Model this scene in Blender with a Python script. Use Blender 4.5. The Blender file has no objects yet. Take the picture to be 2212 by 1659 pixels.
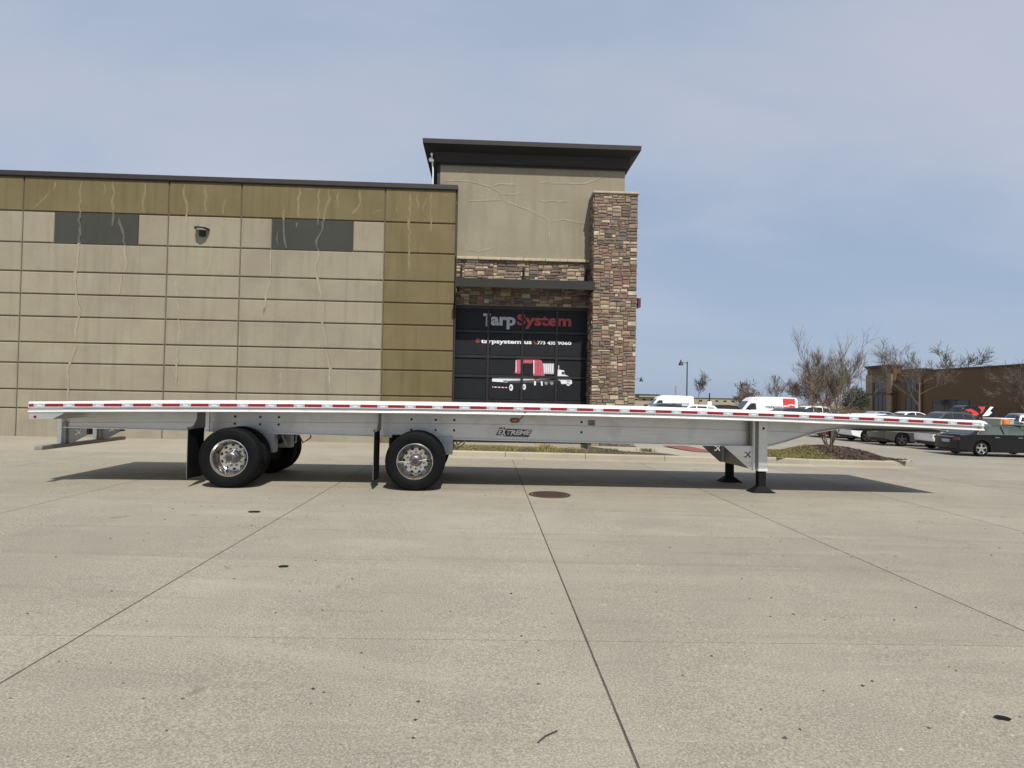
import bpy, bmesh, math, random
from mathutils import Vector, Matrix, noise as mnoise
R = math.radians
scene = bpy.context.scene
col = scene.collection

# ------------------------------------------------------------------ camera
EYE = 1.58
PITCH, ROLL = math.atan(27 / 1320), math.atan(.019)
cam_d = bpy.data.cameras.new('camera'); cam = bpy.data.objects.new('camera', cam_d); col.objects.link(cam)
cam_d.sensor_width = 36; cam_d.lens = 36 * 1320 / 2212; cam_d.clip_start = .05; cam_d.clip_end = 6000
cp, sp = math.cos(PITCH), math.sin(PITCH)
FWD, UP0, RT0 = Vector((0, cp, sp)), Vector((0, -sp, cp)), Vector((1, 0, 0))
RT = math.cos(ROLL) * RT0 + math.sin(ROLL) * UP0; UP = -math.sin(ROLL) * RT0 + math.cos(ROLL) * UP0
cam.matrix_world = Matrix(((RT.x, UP.x, -FWD.x, 0), (RT.y, UP.y, -FWD.y, 0), (RT.z, UP.z, -FWD.z, EYE), (0, 0, 0, 1)))
scene.camera = cam

# ------------------------------------------------------------------ sky, sun, exposure
SUN = Vector((.20, -.72, 1.0)).normalized()          # towards the sun
world = bpy.data.worlds.new('World'); scene.world = world; world.use_nodes = True
wt = world.node_tree; wt.nodes.clear()
def wn(t, **k):
    n = wt.nodes.new(t)
    for a, b in k.items(): setattr(n, a, b)
    return n
wo = wn('ShaderNodeOutputWorld'); bg = wn('ShaderNodeBackground'); bg.inputs[1].default_value = .12
sky = wn('ShaderNodeTexSky', sky_type='NISHITA', sun_disc=False, sun_elevation=math.asin(SUN.z), sun_rotation=math.atan2(SUN.x, SUN.y),
         air_density=1.0, dust_density=1.6, ozone_density=1.0, altitude=200)
tc = wn('ShaderNodeTexCoord'); sep = wn('ShaderNodeSeparateXYZ'); wt.links.new(tc.outputs['Generated'], sep.inputs[0])
az = wn('ShaderNodeMath', operation='ABSOLUTE'); wt.links.new(sep.outputs[2], az.inputs[0])
ad = wn('ShaderNodeMath', operation='ADD'); ad.inputs[1].default_value = .22; wt.links.new(az.outputs[0], ad.inputs[0])
dx = wn('ShaderNodeMath', operation='DIVIDE'); dy = wn('ShaderNodeMath', operation='DIVIDE')
wt.links.new(sep.outputs[0], dx.inputs[0]); wt.links.new(ad.outputs[0], dx.inputs[1])
wt.links.new(sep.outputs[1], dy.inputs[0]); wt.links.new(ad.outputs[0], dy.inputs[1])
cmb = wn('ShaderNodeCombineXYZ'); wt.links.new(dx.outputs[0], cmb.inputs[0]); wt.links.new(dy.outputs[0], cmb.inputs[1])
mp = wn('ShaderNodeMapping'); mp.inputs['Rotation'].default_value = (0, 0, R(35)); mp.inputs['Scale'].default_value = (.55, 1.0, 1); mp.inputs['Location'].default_value = (7.7, 3.1, 0)
wt.links.new(cmb.outputs[0], mp.inputs[0])
n1 = wn('ShaderNodeTexNoise'); n1.inputs['Scale'].default_value = 1.25; n1.inputs['Detail'].default_value = 5; n1.inputs['Roughness'].default_value = .5; n1.inputs['Distortion'].default_value = .5
wt.links.new(mp.outputs[0], n1.inputs['Vector'])
rp = wn('ShaderNodeMapRange', interpolation_type='SMOOTHSTEP'); rp.inputs['From Min'].default_value = .28; rp.inputs['From Max'].default_value = .72
wt.links.new(n1.outputs[0], rp.inputs['Value'])
veil = wn('ShaderNodeMix', data_type='RGBA'); veil.inputs['A'].default_value = (3.05, 3.85, 5.2, 1); veil.inputs['B'].default_value = (4.65, 4.95, 5.75, 1)
low = wn('ShaderNodeMapRange', interpolation_type='SMOOTHSTEP'); low.inputs['From Min'].default_value = 0; low.inputs['From Max'].default_value = .30; low.inputs['To Min'].default_value = .12
wt.links.new(az.outputs[0], low.inputs['Value'])
thin = wn('ShaderNodeMath', operation='MULTIPLY'); wt.links.new(rp.outputs[0], thin.inputs[0]); wt.links.new(low.outputs[0], thin.inputs[1])
wt.links.new(thin.outputs[0], veil.inputs['Factor'])
mx = wn('ShaderNodeMix', data_type='RGBA'); mx.inputs['Factor'].default_value = .86
wt.links.new(veil.outputs['Result'], mx.inputs['B']); wt.links.new(sky.outputs[0], mx.inputs['A'])
wt.links.new(mx.outputs['Result'], bg.inputs[0]); wt.links.new(bg.outputs[0], wo.inputs[0])

sun_d = bpy.data.lights.new('sun', 'SUN'); sun = bpy.data.objects.new('sun', sun_d); col.objects.link(sun)
sun_d.energy = 4.9; sun_d.angle = R(.8); sun_d.color = (1, .945, .86)
sun.rotation_euler = (-SUN).to_track_quat('-Z', 'Y').to_euler(); sun.location = (5, -15, 30)
vs = scene.view_settings; vs.view_transform = 'Standard'; vs.look = 'None'; vs.exposure = 0; vs.gamma = 1; vs.use_curve_mapping = False

# ------------------------------------------------------------------ helpers
def tag(o, label=None, cat=None, group=None, kind=None):
    if label: o['label'] = label
    if cat: o['category'] = cat
    if group: o['group'] = group
    if kind: o['kind'] = kind
    return o
def empty(name, loc, rz=0, label=None, cat=None, group=None):
    o = bpy.data.objects.new(name, None); col.objects.link(o); o.empty_display_size = .2
    o.location = loc; o.rotation_euler = (0, 0, rz)
    return tag(o, label, cat, group)
def link(name, me, parent=None, loc=None, rot=None, scale=None):
    o = bpy.data.objects.new(name, me); col.objects.link(o)
    if parent: o.parent = parent
    if loc is not None: o.location = loc
    if rot is not None: o.rotation_euler = rot
    if scale is not None: o.scale = scale
    return o

class MB:
    """collects vertices and faces of one mesh"""
    def __init__(s): s.v = []; s.f = []; s.m = []
    def add(s, vs_, fs, mi=0):
        b = len(s.v); s.v += [tuple(p) for p in vs_]; s.f += [tuple(b + i for i in f) for f in fs]; s.m += [mi] * len(fs); return s
    def box(s, x0, x1, y0, y1, z0, z1, mi=0):
        return s.add([(x, y, z) for z in (z0, z1) for y in (y0, y1) for x in (x0, x1)],
                     [(0, 2, 3, 1), (4, 5, 7, 6), (0, 1, 5, 4), (2, 6, 7, 3), (0, 4, 6, 2), (1, 3, 7, 5)], mi)
    def panel(s, x0, x1, z0, z1, yb, yf, c, mi=0):
        """slab facing -Y with chamfered front edges"""
        o = [(x0, z0), (x1, z0), (x1, z1), (x0, z1)]; i = [(x0 + c, z0 + c), (x1 - c, z0 + c), (x1 - c, z1 - c), (x0 + c, z1 - c)]
        vs_ = [(x, yb, z) for x, z in o] + [(x, yf + c, z) for x, z in o] + [(x, yf, z) for x, z in i]
        fs = [(8, 9, 10, 11)] + [(4 + k, 4 + (k + 1) % 4, 8 + (k + 1) % 4, 8 + k) for k in range(4)] + [(k, (k + 1) % 4, 4 + (k + 1) % 4, 4 + k) for k in range(4)]
        return s.add(vs_, fs, mi)
    def prism(s, poly, y0, y1, mi=0):
        """polygon in (x, z) extruded along y"""
        n = len(poly); vs_ = [(x, y0, z) for x, z in poly] + [(x, y1, z) for x, z in poly]
        return s.add(vs_, [tuple(range(n)), tuple(range(2 * n - 1, n - 1, -1))] + [(k, k + n, (k + 1) % n + n, (k + 1) % n) for k in range(n)], mi)
    def prismx(s, poly, x0, x1, mi=0):
        """polygon in (y, z) extruded along x"""
        n = len(poly); vs_ = [(x0, y, z) for y, z in poly] + [(x1, y, z) for y, z in poly]
        return s.add(vs_, [tuple(range(n)), tuple(range(2 * n - 1, n - 1, -1))] + [(k, k + n, (k + 1) % n + n, (k + 1) % n) for k in range(n)], mi)
    def prismz(s, poly, z0, z1, mi=0):
        n = len(poly); vs_ = [(x, y, z0) for x, y in poly] + [(x, y, z1) for x, y in poly]
        return s.add(vs_, [tuple(range(n - 1, -1, -1)), tuple(range(n, 2 * n))] + [(k, (k + 1) % n, (k + 1) % n + n, k + n) for k in range(n)], mi)
    def tube(s, pts, rad, n=8, cap=True, mi=0):
        pts = [Vector(p) for p in pts]
        if not hasattr(rad, '__len__'): rad = [rad] * len(pts)
        b = len(s.v); ref = None
        for i, p in enumerate(pts):
            d = (pts[min(i + 1, len(pts) - 1)] - pts[max(i - 1, 0)]).normalized()
            if ref is None: ref = d.orthogonal().normalized()
            a = (ref - d * ref.dot(d))
            a = a.normalized() if a.length > 1e-6 else d.orthogonal().normalized()
            ref = a; c = d.cross(a)
            for k in range(n):
                t = 2 * math.pi * k / n; s.v.append(tuple(p + (a * math.cos(t) + c * math.sin(t)) * rad[i]))
        for i in range(len(pts) - 1):
            for k in range(n):
                s.f.append((b + i * n + k, b + i * n + (k + 1) % n, b + (i + 1) * n + (k + 1) % n, b + (i + 1) * n + k)); s.m.append(mi)
        if cap:
            s.f.append(tuple(b + k for k in range(n - 1, -1, -1))); s.m.append(mi)
            e = b + (len(pts) - 1) * n; s.f.append(tuple(e + k for k in range(n))); s.m.append(mi)
        return s
    def lathe(s, prof, n=40, axis='y', c=(0, 0, 0), mi=0, close=False):
        """prof: (radius, position along axis)"""
        b = len(s.v); m = len(prof)
        for k in range(n):
            t = 2 * math.pi * k / n; C, S_ = math.cos(t), math.sin(t)
            for r, a in prof:
                s.v.append((c[0] + r * C, c[1] + a, c[2] + r * S_) if axis == 'y' else (c[0] + r * C, c[1] + r * S_, c[2] + a))
        for k in range(n):
            for i in range(m if close else m - 1):
                j = (i + 1) % m
                s.f.append((b + k * m + i, b + k * m + j, b + ((k + 1) % n) * m + j, b + ((k + 1) % n) * m + i)); s.m.append(mi)
        return s
    def ribbon(s, pts, w, y, mi=0, rng=None):
        """strip in the x-z plane at depth y"""
        b = len(s.v); n = len(pts)
        for i, (x, z) in enumerate(pts):
            x0, z0 = pts[max(i - 1, 0)]; x1, z1 = pts[min(i + 1, n - 1)]; L = math.hypot(x1 - x0, z1 - z0) or 1
            nx, nz = (z1 - z0) / L, -(x1 - x0) / L; ww = w * .5 * (rng.uniform(.55, 1.35) if rng else 1) * (.45 if rng and i in (0, n - 1) else 1)
            s.v += [(x - nx * ww, y, z - nz * ww), (x + nx * ww, y, z + nz * ww)]
        for i in range(n - 1):
            s.f.append((b + 2 * i, b + 2 * i + 1, b + 2 * i + 3, b + 2 * i + 2)); s.m.append(mi)
        return s
    def mesh(s, name, mats, smooth=None, fix=True):
        me = bpy.data.meshes.new(name); me.from_pydata(s.v, [], s.f)
        for m in (mats if isinstance(mats, (list, tuple)) else [mats]): me.materials.append(m)
        me.polygons.foreach_set('material_index', s.m)
        if fix:
            bm = bmesh.new(); bm.from_mesh(me); bmesh.ops.recalc_face_normals(bm, faces=bm.faces); bm.to_mesh(me); bm.free()
        if smooth is not None:
            me.shade_smooth(); me.set_sharp_from_angle(angle=R(smooth))
        me.update(); return me
    def build(s, name, mats, parent=None, smooth=None, bevel=0, fix=True, segs=2, **k):
        o = link(name, s.mesh(name, mats, smooth, fix), parent, **k)
        if bevel:
            b = o.modifiers.new('bevel', 'BEVEL'); b.width = bevel; b.segments = segs; b.limit_method = 'ANGLE'; b.angle_limit = R(35)
        return o

def text_mesh(txt, x0, x1, z0, z1, y, m, bold=.02, shear=0, name='lettering'):
    """flat text facing -Y fitted into a box in the x-z plane"""
    c = bpy.data.curves.new('t', 'FONT'); c.body = txt; c.offset = bold; c.shear = shear; c.resolution_u = 3
    o = bpy.data.objects.new('t', c); col.objects.link(o); dg = bpy.context.evaluated_depsgraph_get(); dg.update()
    me = bpy.data.meshes.new_from_object(o.evaluated_get(dg)); bpy.data.objects.remove(o); bpy.data.curves.remove(c)
    me.name = name
    xs = [v.co.x for v in me.vertices]; ys = [v.co.y for v in me.vertices]; a, b, d, e = min(xs), max(xs), min(ys), max(ys)
    for v in me.vertices: v.co = (x0 + (v.co.x - a) / (b - a) * (x1 - x0), y, z0 + (v.co.y - d) / (e - d) * (z1 - z0))
    me.materials.clear(); me.materials.append(m); me.update(); return me
def disc(cx, cz, rx, rz, n=24): return [(cx + rx * math.cos(2 * math.pi * k / n), cz + rz * math.sin(2 * math.pi * k / n)) for k in range(n)]

# ------------------------------------------------------------------ materials
class NT:
    def __init__(s, name):
        s.mat = bpy.data.materials.new(name); s.mat.use_nodes = True; s.t = s.mat.node_tree; s.b = s.t.nodes['Principled BSDF']
    def n(s, t, **k):
        x = s.t.nodes.new(t)
        for a, b in k.items():
            if a in x.inputs.keys() if hasattr(x.inputs, 'keys') else False: x.inputs[a].default_value = b
            else: setattr(x, a, b)
        return x
    def l(s, a, b): s.t.links.new(a, b)
    def pos(s, scale=(1, 1, 1), obj=False, rot=(0, 0, 0)):
        m = s.n('ShaderNodeMapping'); m.inputs['Scale'].default_value = scale; m.inputs['Rotation'].default_value = rot
        s.l(s.n('ShaderNodeTexCoord').outputs['Object'] if obj else s.n('ShaderNodeNewGeometry').outputs['Position'], m.inputs[0]); return m.outputs[0]
    def noise(s, vec, scale, detail=4, rough=.55, dist=0):
        x = s.n('ShaderNodeTexNoise'); s.l(vec, x.inputs['Vector'])
        for k, v in (('Scale', scale), ('Detail', detail), ('Roughness', rough), ('Distortion', dist)): x.inputs[k].default_value = v
        return x.outputs[0]
    def rng(s, v, a, b, c=0., d=1.):
        x = s.n('ShaderNodeMapRange'); s.l(v, x.inputs['Value'])
        for k, q in zip(('From Min', 'From Max', 'To Min', 'To Max'), (a, b, c, d)): x.inputs[k].default_value = q
        return x.outputs[0]
    def mix(s, f, a, b, mode='MIX'):
        x = s.n('ShaderNodeMix', data_type='RGBA', blend_type=mode)
        for k, v in (('Factor', f), ('A', a), ('B', b)):
            if isinstance(v, (int, float)): x.inputs[k].default_value = v
            elif isinstance(v, tuple): x.inputs[k].default_value = (*v, 1)
            else: s.l(v, x.inputs[k])
        return x.outputs['Result']
    def bump(s, h, st=.3, d=.01):
        x = s.n('ShaderNodeBump'); x.inputs['Strength'].default_value = st; x.inputs['Distance'].default_value = d
        s.l(h, x.inputs['Height']); s.l(x.outputs[0], s.b.inputs['Normal'])
    def out(s, colr=None, rough=.6, metal=0., spec=.5):
        if colr is not None:
            if isinstance(colr, tuple): s.b.inputs['Base Color'].default_value = (*colr, 1)
            else: s.l(colr, s.b.inputs['Base Color'])
        if isinstance(rough, (int, float)): s.b.inputs['Roughness'].default_value = rough
        else: s.l(rough, s.b.inputs['Roughness'])
        s.b.inputs['Metallic'].default_value = metal; s.b.inputs['Specular IOR Level'].default_value = spec
        return s.mat
def dim(c, k): return tuple(x * k for x in c)
def pm(name, c, rough=.6, metal=0., var=.12, scale=6, bump=0., spec=.5, obj=False, stretch=(1, 1, 1), coat=0., rnd=0.):
    m = NT(name); v = m.pos(stretch, obj); f = m.noise(v, scale, 5)
    cc = m.mix(m.rng(f, .3, .7), dim(c, 1 - var), dim(c, 1 + var))
    if rnd:
        oi = m.n('ShaderNodeObjectInfo'); cc = m.mix(1., cc, m.mix(m.rng(oi.outputs['Random'], 0, 1), (1 - rnd,) * 3, (1 + rnd,) * 3), 'MULTIPLY')
    if bump: m.bump(m.noise(v, scale * 6, 4), bump, .01)
    if coat: m.b.inputs['Coat Weight'].default_value = coat; m.b.inputs['Coat Roughness'].default_value = .06
    return m.out(cc, m.rng(f, .2, .8, max(rough - .06, .02), min(rough + .08, 1)), metal, spec)

def concrete(name, base, speck=1., rnd=.0, marks=True):
    m = NT(name); p = m.pos()
    big = m.noise(p, .23, 4, .6); mid = m.noise(p, 1.7, 5, .6); fine = m.noise(p, 82, 4, .7); grit = m.noise(p, 105, 2, .6)
    c = m.mix(m.rng(big, .3, .7), dim(base, .86), dim(base, 1.12))
    c = m.mix(m.rng(mid, .32, .7), m.mix(1., c, (.94, .94, .95), 'MULTIPLY'), m.mix(1., c, (1.05, 1.045, 1.03), 'MULTIPLY'))
    c = m.mix(m.rng(fine, .36, .64), m.mix(1., c, (1 - .36 * speck,) * 3, 'MULTIPLY'), m.mix(1., c, (1 + .30 * speck,) * 3, 'MULTIPLY'))
    c = m.mix(m.rng(grit, .60, .70, 0, .7 * speck), c, dim(base, .38))
    c = m.mix(m.rng(m.noise(p, 90, 2, .5), .64, .72, 0, .5 * speck), c, (.62, .58, .50))
    if marks:   # faint rubber arcs, pale scuffs and scattered drips
        w3 = m.pos((.16, .9, 1), rot=(0, 0, R(22))); c = m.mix(m.rng(m.noise(w3, .9, 6, .65, 2.2), .53, .72, 0, .34), c, dim(base, 1.35))
        w = m.pos((.10, 1.5, 1), rot=(0, 0, R(-8))); c = m.mix(m.rng(m.noise(w, 1.6, 6, .7, 1.2), .54, .74, 0, .46), c, dim(base, .52))
        w2 = m.pos((.10, 1.2, 1), rot=(0, 0, R(14))); c = m.mix(m.rng(m.noise(w2, 1.1, 6, .7, 1.5), .57, .76, 0, .40), c, dim(base, .5))
        c = m.mix(m.rng(m.noise(p, 2.6, 3, .55), .685, .73, 0, .55), c, dim(base, .45))
    if rnd:
        oi = m.n('ShaderNodeObjectInfo'); c = m.mix(1., c, m.mix(m.rng(oi.outputs['Random'], 0, 1), (1 - rnd,) * 3, (1 + rnd,) * 3), 'MULTIPLY')
    m.bump(m.rng(m.noise(p, 70, 3, .6), .3, .7), .25, .004)
    return m.out(c, .86, 0, .3)

def wall_paint(name, base, blot, rnd=.05, streak=.5):
    m = NT(name); p = m.pos()
    b1 = m.noise(p, .9, 4, .6, .3); b2 = m.noise(p, 9, 5, .65); vs_ = m.pos((3.5, 3.5, .25)); st = m.noise(vs_, 1.4, 4, .6)
    c = m.mix(m.rng(b1, .36, .66), base, blot)
    c = m.mix(m.rng(b2, .56, .72, 0, .38), c, dim(blot, 1.15))
    c = m.mix(m.rng(st, .50, .72, 0, streak), c, dim(base, .76))
    oi = m.n('ShaderNodeObjectInfo'); c = m.mix(1., c, m.mix(oi.outputs['Random'], (1 - rnd,) * 3, (1 + rnd,) * 3), 'MULTIPLY')
    m.bump(m.noise(p, 38, 4), .22, .006)
    return m.out(c, .85, 0, .25)

def alu(name, c=(.72, .72, .71), rough=.42, metal=.85, stretch=(.25, 6, 6), dirt=.25):
    m = NT(name); p = m.pos(stretch, obj=True); f = m.noise(p, 5, 5, .6); g = m.noise(m.pos((1.4, 1.4, 1.4), obj=True), 1.6, 5, .6)
    k = m.mix(m.rng(f, .3, .7), dim(c, .86), dim(c, 1.06)); k = m.mix(m.rng(g, .5, .75, 0, dirt), k, dim(c, .62))
    return m.out(k, m.rng(f, .25, .75, rough - .07, rough + .1), metal, .5)

M = {}
M['pave'] = concrete('pavement concrete', (0.281, 0.256, 0.204), 1., .05)
M['lot'] = concrete('parking lot concrete', (0.273, 0.249, 0.202), .6)
M['kerb'] = concrete('kerb concrete', (0.353, 0.318, 0.245), .6, .04, False)
M['walk'] = concrete('sidewalk concrete', (0.328, 0.297, 0.235), .5, .04, False)
M['sealant'] = pm('joint sealant', (.075, .062, .05), .8, var=.4, scale=12)
M['tan'] = wall_paint('tan painted precast', (0.246, 0.216, 0.162), (0.284, 0.256, 0.186), .05)
M['olive'] = wall_paint('olive painted precast', (0.137, 0.109, 0.054), (0.158, 0.129, 0.066), .06, .6)
M['darkpanel'] = wall_paint('dark green grey precast', (0.044, 0.045, 0.038), (0.049, 0.050, 0.043), .03, .3)
M['joint'] = pm('wall joint', (.13, .10, .07), .9, scale=4)
M['patch_tan'] = pm('pale crack filler', (.288, .254, .184), .85, var=.12, scale=5)
M['patch_olive'] = pm('ochre crack filler', (.190, .150, .076), .85, var=.15, scale=5)
M['patch_dark'] = pm('grey crack filler', (.085, .083, .068), .85, var=.15, scale=5)
M['crack'] = pm('dark crack edge', (.165, .135, .092), .9, var=.2, scale=9)
M['stucco'] = wall_paint('tower stucco', (0.231, 0.204, 0.151), (0.264, 0.236, 0.169), .0, .35)
M['bronze'] = pm('dark bronze metal', (.026, .021, .020), .6, .1, .12, 3)
M['fascia'] = pm('dark green grey fascia', (.014, .0145, .012), .75, 0, .12, 3)
M['soffit'] = pm('black soffit', (.009, .009, .009), .7, 0, .1, 3)
M['doorframe'] = pm('dark door frame', (.020, .018, .017), .45, .2, .1, 5)
M['pane'] = pm('dark vinyl covered pane', (.012, .013, .015), .5, 0, .15, 2, spec=.25)
M['mortar'] = pm('pale mortar', (0.225, 0.198, 0.158), .9, var=.15, scale=14)
M['capstone'] = pm('pale cap stone', (0.390, 0.335, 0.242), .85, var=.2, scale=7, bump=.5)
STONES = [(.235, .175, .118), (.205, .148, .105), (.35, .285, .20), (.155, .112, .080), (.205, .118, .090), (.135, .118, .100), (.27, .20, .135), (.175, .132, .098), (.235, .172, .125), (.110, .080, .058), (.42, .355, .26), (.19, .140, .112)]
SM = [pm('ledge stone %d' % i, c, .88, var=.22, scale=7, bump=.6) for i, c in enumerate(STONES)]
M['alu'] = alu('brushed aluminium', (.66, .655, .63), dirt=.6)
M['alu_rail'] = alu('bright rail aluminium', (.88, .88, .87), .38, .45, dirt=.16)
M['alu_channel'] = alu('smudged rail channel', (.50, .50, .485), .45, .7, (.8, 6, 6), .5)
M['alu_deck'] = alu('deck aluminium', (.90, .90, .89), .45, .2, dirt=.08)
M['alu_dull_shade'] = alu('dull shaded aluminium', (.38, .37, .355), .5, .8)  # tone lowered so shade on the guard and far gusset is painted in
M['galv'] = pm('galvanised steel', (.42, .44, .45), .5, .7, .2, 14)
M['steel_dark'] = pm('dark steel', (.05, .048, .046), .55, .4, .2, 8)
M['black'] = pm('black rubber', (.007, .007, .008), .75, 0, .2, 6, spec=.2)
M['tyre'] = pm('tyre rubber', (0.005, 0.006, 0.006), .7, 0, .3, 9, bump=.15, spec=.12)
M['chrome'] = pm('polished wheel aluminium', (.66, .64, .61), .2, 1., .05, 6)
M['hub'] = pm('grey hub', (0.180, 0.174, 0.168), .42, .8, .2, 12)
M['hole'] = pm('dark opening', (.008, .008, .009), .8)
M['red_tape'] = pm('red reflective tape', (.215, .004, .012), .3, 0, .14, 18, spec=.6)
M['white_tape'] = pm('silver reflective tape', (.40, .42, .46), .35, .2, .08, 18)
M['white_print'] = pm('white print', (.82, .83, .84), .4, 0, .03, 4)
M['amber'] = pm('amber lens', (.32, .09, .008), .2, 0, .3, 30, spec=.7)
M['amber_hot'] = pm('bright amber lens', (.62, .24, .02), .2, 0, .2, 30, spec=.7)
M['red_lens'] = pm('red lens', (.17, .005, .007), .2, 0, .2, 20, spec=.7)
M['decal_black'] = pm('decal black', (.018, .019, .026), .35, 0, .2, 9)
M['decal_grey'] = pm('decal silver', (.66, .66, .68), .4, .2, .08, 9)
M['placard'] = pm('grey placard', (.24, .27, .28), .5, 0, .2, 30)
M['vinyl_white'] = pm('white vinyl', (.74, .75, .77), .4, 0, .05, 5)
M['vinyl_grey'] = pm('silver vinyl', (.42, .44, .46), .4, 0, .12, 6)
M['vinyl_red'] = pm('red vinyl', (.40, .045, .052), .42, 0, .12, 6)
M['vinyl_pink'] = pm('rose tarp print', (.47, .085, .125), .45, 0, .3, 16)
M['vinyl_dark'] = pm('dark grey print', (.055, .058, .064), .45, 0, .2, 12)
M['iron'] = pm('rusty cast iron', (.075, .046, .036), .7, .3, .3, 22, bump=.5)
M['redmat'] = pm('red tactile paving', (.21, .070, .058), .8, 0, .15, 10)
M['soil'] = pm('dark soil and mulch', (.062, .040, .028), .95, 0, .45, 14, bump=1.)
M['grass_a'] = pm('spring grass', (.115, .125, .035), .8, 0, .3, 20)
M['grass_b'] = pm('dry grass', (.30, .235, .10), .85, 0, .3, 20)
M['bark'] = pm('grey brown bark', (.110, .086, .068), .9, 0, .25, 12)
M['bark_pale'] = pm('pale bark', (.165, .132, .100), .9, 0, .25, 12)
M['twig'] = pm('brown twigs', (.100, .078, .062), .9, 0, .2, 6)
M['needle'] = pm('dark evergreen foliage', (.020, .030, .014), .85, 0, .4, 3)
M['leaf_dry'] = pm('dry brown leaves', (.10, .062, .034), .85, 0, .4, 5)
M['white_paint'] = pm('white car paint', (.78, .79, .80), .3, 0, .03, 2, coat=.6)
M['black_paint'] = pm('black car paint', (.004, .005, .005), .25, 0, .08, 2, spec=.35, coat=.25)
M['grey_paint'] = pm('dark grey car paint', (.060, .062, .060), .3, .3, .06, 2, coat=.7)
M['silver_paint'] = pm('silver car paint', (.46, .49, .52), .3, .6, .05, 2, coat=.7)
M['maroon_paint'] = pm('maroon car paint', (.12, .018, .02), .3, .2, .06, 2, coat=.7)
M['blue_paint'] = pm('dark blue car paint', (.022, .028, .045), .28, .2, .06, 2, coat=.8)
M['glass'] = pm('tinted glass', (.012, .015, .016), .06, 0, .1, 2, spec=.8)
M['glass_green'] = pm('green tinted glass', (.060, .082, .068), .08, 0, .5, 1.5, spec=.8)
M['trim'] = pm('black plastic', (.02, .02, .021), .6, 0, .1, 8)
M['red_wrap'] = pm('red wrap', (.55, .045, .03), .35, 0, .06, 4, coat=.4)
M['brown_wall'] = pm('brown stucco', (.118, .072, .036), .9, 0, .10, .5)
M['brown_trim'] = pm('dark brown trim', (.06, .042, .032), .8, 0, .1, 2)
M['brown_stone'] = pm('brown stone piers', (.23, .165, .105), .9, 0, .35, 3.5, bump=.5)
M['far_wall'] = pm('far tan wall', (.30, .26, .19), .9, 0, .08, .3)
M['green_box'] = pm('pale green cabinet', (.33, .36, .26), .5, 0, .08, 3)
M['green_bin'] = pm('dark green ribbed plastic', (.055, .11, .075), .5, 0, .1, 3)
M['orange'] = pm('orange plastic', (.70, .17, .03), .5, 0, .06, 4)
M['lamp_metal'] = pm('black lamp metal', (.014, .016, .017), .5, .3, .1, 5)
M['pylon'] = pm('pylon steel', (.33, .37, .41), .7, .2, .05, .2)
M['white_box'] = pm('white plastic', (.80, .80, .80), .45, 0, .04, 5)

# ------------------------------------------------------------------ ground
YAW_B, YAW_T = R(2.4), R(3.8)
UB, VB = Vector((math.cos(YAW_B), math.sin(YAW_B), 0)), Vector((-math.sin(YAW_B), math.cos(YAW_B), 0))
def bw(u, v, z=0): return UB * u + VB * v + Vector((0, 0, z))
def sm(t): t = max(0., min(1., t)); return t * t * (3 - 2 * t)
def lerp_tab(x, tab):
    if x <= tab[0][0]: return tab[0][1]
    for (a, p), (b, q) in zip(tab, tab[1:]):
        if x <= b: return p + (q - p) * (x - a) / (b - a)
    return tab[-1][1]
def lateral(x): return -.009 * (min(x, 26.) + 3.5) if x > -3.5 else -.003 * (max(x, -30.) + 3.5)
DROP = [(17.4, 0), (20.4, -.16), (24, -.42), (28, -.53), (40, -.56), (60, -.27), (80, -.25), (120, -1.2), (220, -4.0), (400, -6)]
def gz(x, y):
    return lateral(x) + lerp_tab(y, DROP) * sm((x - 6.5) / 6.)

YS = [-60, -20, -6, 0, 4, 8, 12, 14, 15.5, 16.4, 17, 18, 19, 20, 21, 22, 23, 24, 25, 26, 27, 28, 30, 32, 35, 38, 41, 45, 50, 55, 60, 70, 80, 95, 110, 130, 150, 180, 220, 300, 400, 700, 1200, 2200, 4500]
XS = [-4000, -1500, -600, -200, -80, -40, -24, -16, -10, -6, -3.5, 0, 3, 5, 6, 7, 8, 9, 10, 11, 12, 13, 14, 16, 18, 20, 23, 26, 30, 36, 45, 60, 80, 110, 160, 240, 400, 800, 2000, 4000]
g = MB(); nx = len(XS)
for y in YS:
    for x in XS: g.v.append((x, y, gz(x, y) - .03))
for j in range(len(YS) - 1):
    for i in range(nx - 1): g.f.append((j * nx + i, j * nx + i + 1, (j + 1) * nx + i + 1, (j + 1) * nx + i)); g.m.append(0)
ground = tag(g.build('ground', M['lot'], smooth=60), 'pale concrete ground of the yard and parking lot', 'ground', kind='structure')

pavement = tag(empty('pavement', (0, 0, 0)), 'speckled concrete slabs with dark joints under the flatbed trailer', 'pavement', kind='structure')
UJ = [-25.6, -22.35, -19.08, -15.81, -12.54, -9.27, -6.0, -2.57, .70, 3.97, 7.2, 10.45, 13.7, 16.95, 20.2]
VJ = [-8.75, -5.55, -2.35, .87, 4.07, 7.25, 10.45, 13.6, 15.62]
def slab_mesh(u0, u1, v0, v1, zt_, zb_):
    q = [bw(u0, v0), bw(u1, v0), bw(u1, v1), bw(u0, v1)]; m = MB()
    m.add([(p.x, p.y, gz(p.x, min(p.y, 16.7)) + zb_) for p in q] + [(p.x, p.y, gz(p.x, min(p.y, 16.7)) + zt_) for p in q],
          [(4, 5, 6, 7), (0, 1, 5, 4), (1, 2, 6, 5), (2, 3, 7, 6), (3, 0, 4, 7)])
    return m
GU, GV = .007, .0045
for i in range(len(UJ) - 1):
    for j in range(len(VJ) - 1):
        slab_mesh(UJ[i] + GU, UJ[i + 1] - GU, VJ[j] + GV, VJ[j + 1] - GV, 0, -.028).build('slab', M['pave'], pavement)
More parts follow.
